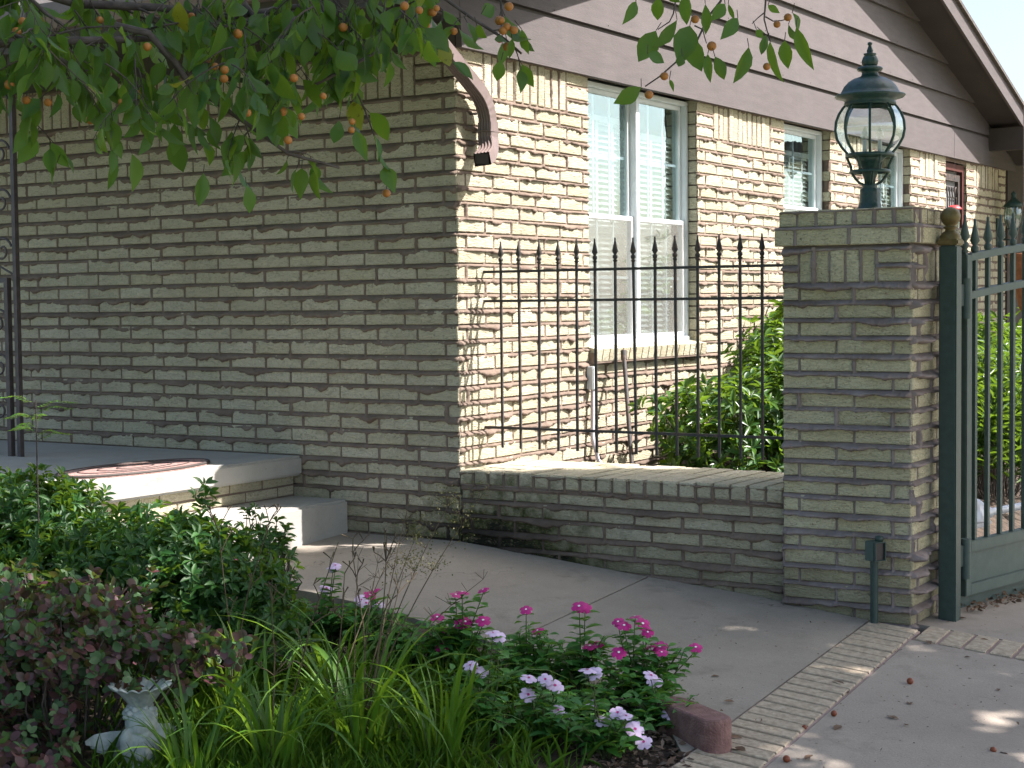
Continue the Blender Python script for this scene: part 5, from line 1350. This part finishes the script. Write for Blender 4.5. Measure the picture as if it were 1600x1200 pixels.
me = bpy.data.meshes.new('hair'); bm.to_mesh(me); bm.free(); me.materials.append(STONE); me.polygons.foreach_set('use_smooth', [True]*len(me.polygons)); link('hair', me, ch)
for s in (-1, 1):
    m = MB()
    for k in range(6):
        L = .13-.014*k; a = R(25+14*k); vs = []
        p0 = Vector((-.04, s*.03, hz-.045-.012*k)); d = Vector((-.35, s*math.cos(a), math.sin(a)*.25-.55+.12*(5-k)*.5)).normalized(); up_ = Vector((1, 0, .2))
        sd = d.cross(up_).normalized()
        for t, w in ((0, .012), (.35, .02), (.75, .02), (1, .006)):
            q = p0+d*L*t; vs += [q+sd*w+up_*.003, q-sd*w+up_*.003, q-sd*w-up_*.004, q+sd*w-up_*.004]
        m.add(vs, [(4*i+j, 4*i+(j+1) % 4, 4*i+4+(j+1) % 4, 4*i+4+j) for i in range(3) for j in range(4)]+[(12, 13, 14, 15)], smooth=False)
    m.build('wing', STONE, ch)

# ------------------------------------------------------------------ small things
# fallen leaves and fruit on the driveway and walk
DRYL = leaf_mat('dry_leaf', [(.16, .09, .05), (.22, .14, .08), (.12, .07, .045)], .05, .8)
T_CURL = leaf_tpl([0, .8, 1, .7, 0], .9, -.35, .05)
DL = [from_np('fallen_leaf', T_CURL[0]*np.array([1, 1, .8]), T_CURL[1], DRYL, True), from_np('fallen_leaf', leaf_tpl([0, .7, 1, .6, 0], .5, .3, .08)[0], T_CURL[1], DRYL, True)]
FALL = [(1448, 1003, .05, 'dark curled dry leaf where the two brick bands meet'), (1528, 1002, .05, 'dry leaf lying on the cross band of bricks'), (1510, 968, .05, 'dry leaf at the foot of the gate post'),
        (1320, 1073, .06, 'long dry leaf lying along the brick band'), (1326, 1086, .055, 'small forked dry leaf at the right edge of the brick band'), (1423, 1103, .045, 'tan dry leaf alone on the driveway'),
        (1384, 1121, .05, 'thin dry leaf on the driveway between band and tan leaf'), (1314, 1136, .06, 'large curled brown leaf near the red berry'), (1592, 1135, .045, 'tan leaf at the right edge of the photo'),
        (1412, 1134, .03, 'tiny pale dry leaf on the driveway'), (1258, 1190, .05, 'brown leaf at the bottom edge, right of the band'), (1148, 1099, .04, 'dark dry leaf on the walk beside the band'), (1111, 1059, .035, 'small dark leaf on the walk right of the vincas'),
        (1185, 1133, .05, 'dry leaf on the band beside the edging stone'), (1161, 1157, .05, 'reddish dry leaf behind the edging stone'), (1142, 1172, .07, 'big curled dead leaf at the end of the edging stone'), (1562, 1178, .03, 'speck-like dry leaf near the orange berry'),
        (1518, 1029, .03, 'small chip of leaf below the cross band'), (1560, 1078, .03, 'little dry leaf right of the lit patch'), (604, 887, .05, 'dry brown leaf on the walk behind the lilac flowers')]
for (px, py, L, lab) in FALL:
    p = ground_at(px, py); a = random.random()*6.28
    o = bpy.data.objects.new('fallen_leaf', random.choice(DL)); COL.objects.link(o)
    o.matrix_world = pose((p.x, p.y, p.z+.006), (math.cos(a), math.sin(a), 0), (random.gauss(0, .2), random.gauss(0, .2), 1)) @ Matrix.Diagonal((L, L*.5, L*.35, 1))
    tag(o, lab, 'leaf', 'fallen leaves on the paving')
REDF = simple('fallen_fruit_skin', (.16, .03, .012), (.24, .07, .02), 60, .5)
ff_me = fme.copy(); ff_me.materials.clear(); ff_me.materials.append(REDF)
for (px, py, r_, lab) in ((1303, 1119, .011, 'red fallen berry beside the brick band'), (1229, 1191, .0125, 'orange fallen crabapple at the bottom edge'), (1552, 1176, .011, 'orange-red berry at the lower right'), (1422, 1069, .013, 'brown withered fruit in the lit patch'), (1257, 1140, .009, 'small brown berry on the edge of the band')):
    p = ground_at(px, py); o = link('fallen_fruit', ff_me, None, (p.x, p.y, p.z+r_*.9), (random.random(), random.random(), 0)); o.scale = (r_, r_, r_*.9); tag(o, lab, 'fruit', 'fallen fruit on the paving')
n = 420; P = []
while len(P) < n:
    q = ground_at(random.uniform(1000, 1640), random.uniform(950, 1230)); P.append((q.x, q.y, q.z+.003))
P += [(2.52+random.uniform(0, .5), .55+random.uniform(0, 2.2), -.20) for k in range(0)]
o = cloud('leaf_litter', T_DIA, np.array(P), rdir(len(P))*np.array([1, 1, .1]), rdir(len(P), 3), RNG.uniform(.005, .016, len(P)), RNG.uniform(.003, .008, len(P)), DRYL); tag(o, 'specks of leaf litter scattered over the paving', 'leaf litter')
P = []
for k in range(260):
    s = random.uniform(.0, 1.7); q = GO+gd*s+Vector((.03+random.gauss(0, .03), 0, 0)); P.append((q.x, q.y, zg(q.x, q.y)+.01+random.uniform(0, .015)))
o = cloud('leaf_litter', T_OVAL, np.array(P), rdir(len(P))*np.array([1, 1, .2]), rdir(len(P), 1), RNG.uniform(.015, .035, len(P)), RNG.uniform(.01, .018, len(P)), DRYL); tag(o, 'drift of dead leaves along the bottom of the gate', 'leaf litter')

# hanging feeder with a red top, seen past the ball finial
fd = empty('bird_feeder', at(1491, 323, 12.5), 'hanging bird feeder with a red lid behind the gold ball', 'bird feeder')
RED = simple('red_plastic', (.55, .02, .03), (.6, .05, .05), 8, .4)
m = MB(); m.lathe([(0, .01), (.03, .01), (.055, -.012), (.058, -.02), (0, -.022)], 18); m.build('lid', RED, fd)
m = MB(); m.lathe([(.034, -.022), (.040, -.05), (.040, -.15), (.03, -.17), (0, -.17)], 16); m.build('jar', LG, fd)
m = MB(); m.lathe([(.0, -.17), (.05, -.172), (.058, -.185), (.05, -.2), (0, -.2)], 16); m.build('tray', WHITE, fd)
zt_ = 2.45-at(1491, 323, 12.5).z
m = MB(); m.tube([(0, 0, .01), (0, 0, zt_)], .0012, 4); m.build('hanging_wire', IRON, fd)
# wall lantern at the far end
wl = empty('wall_lantern', (.16, 9.35, 1.95), 'dark green wall lantern on the far end of the side wall', 'lantern')
m = MB(); m.tube([(-.15, 0, -.12), (-.10, 0, -.2), (0, 0, -.22), (0, 0, -.12)], .010, 6); m.box(-.16, -.145, -.04, .04, -.3, .0); m.build('bracket', LAMPG, wl)
m = MB(); m.lathe([(.0, -.12), (.05, -.115), (.06, -.10), (.0, -.10)], 16); m.lathe([(.08, .10), (.10, .11), (.07, .15), (.03, .18), (.02, .21), (.03, .23), (0, .26)], 16)
for k in range(6): a = k*1.047; m.tube([(r*math.cos(a), r*math.sin(a), z) for r, z in ((.058, -.10), (.085, -.03), (.09, .04), (.08, .10))], .004, 5)
m.build('cage', LAMPG, wl)
m = MB(); m.lathe([(.054, -.10), (.080, -.03), (.085, .04), (.075, .10)], 16); m.build('glass', LG, wl)
# brown planter stand behind the gate
hb = empty('hanging_basket', at(1598, 400, 12.3), 'brown tapered hanging basket at the right edge behind the gate', 'basket')
TER = simple('rust_brown', (.16, .055, .02), (.24, .09, .035), 20, .8, .004, 60)
m = MB(); m.lathe([(0, -.42), (.02, -.4), (.05, -.3), (.085, -.12), (.10, 0), (.10, .02), (.085, .02), (.08, -.02), (0, -.04)], 18); m.build('basket', TER, hb)
m = MB()
for k in range(3): m.tube([(.09*math.cos(k*2.1), .09*math.sin(k*2.1), .01), (0, 0, .4)], .003, 4)
m.tube([(0, 0, .4), (0, 0, 2.6-at(1598, 400, 12.3).z)], .003, 4); m.build('chain', IRON, hb)
# distant tree beyond the roof
dt = empty('distant_tree', (-2.0, 28, -.3), 'green tree rising beyond the right end of the roof', 'tree')
n = 9000; cr = RNG.normal(size=(n, 3)); cr /= np.linalg.norm(cr, axis=1, keepdims=True); cr = cr*(RNG.random((n, 1))**.4)*np.array([3.2, 3.2, 2.6])*(1+.12*np.sin(cr*5).sum(1, keepdims=True))+np.array([0, 0, 0])
TP = at(1625, 215, 32.0); dt.location = (TP.x, TP.y, -.3)
cr += np.array([.9, 0, TP.z+.3-1.4])
cloud('crown', T_SMALL, cr, rdir(n), rdir(n, .8), RNG.uniform(.12, .26, n), RNG.uniform(.08, .16, n), L_SHR, dt)
m = MB(); m.tube([(0.9, 0, 0), (.9, 0, 2), (.8, 0, TP.z)], [.3, .22, .1], 10); m.build('trunk', STEMB, dt)
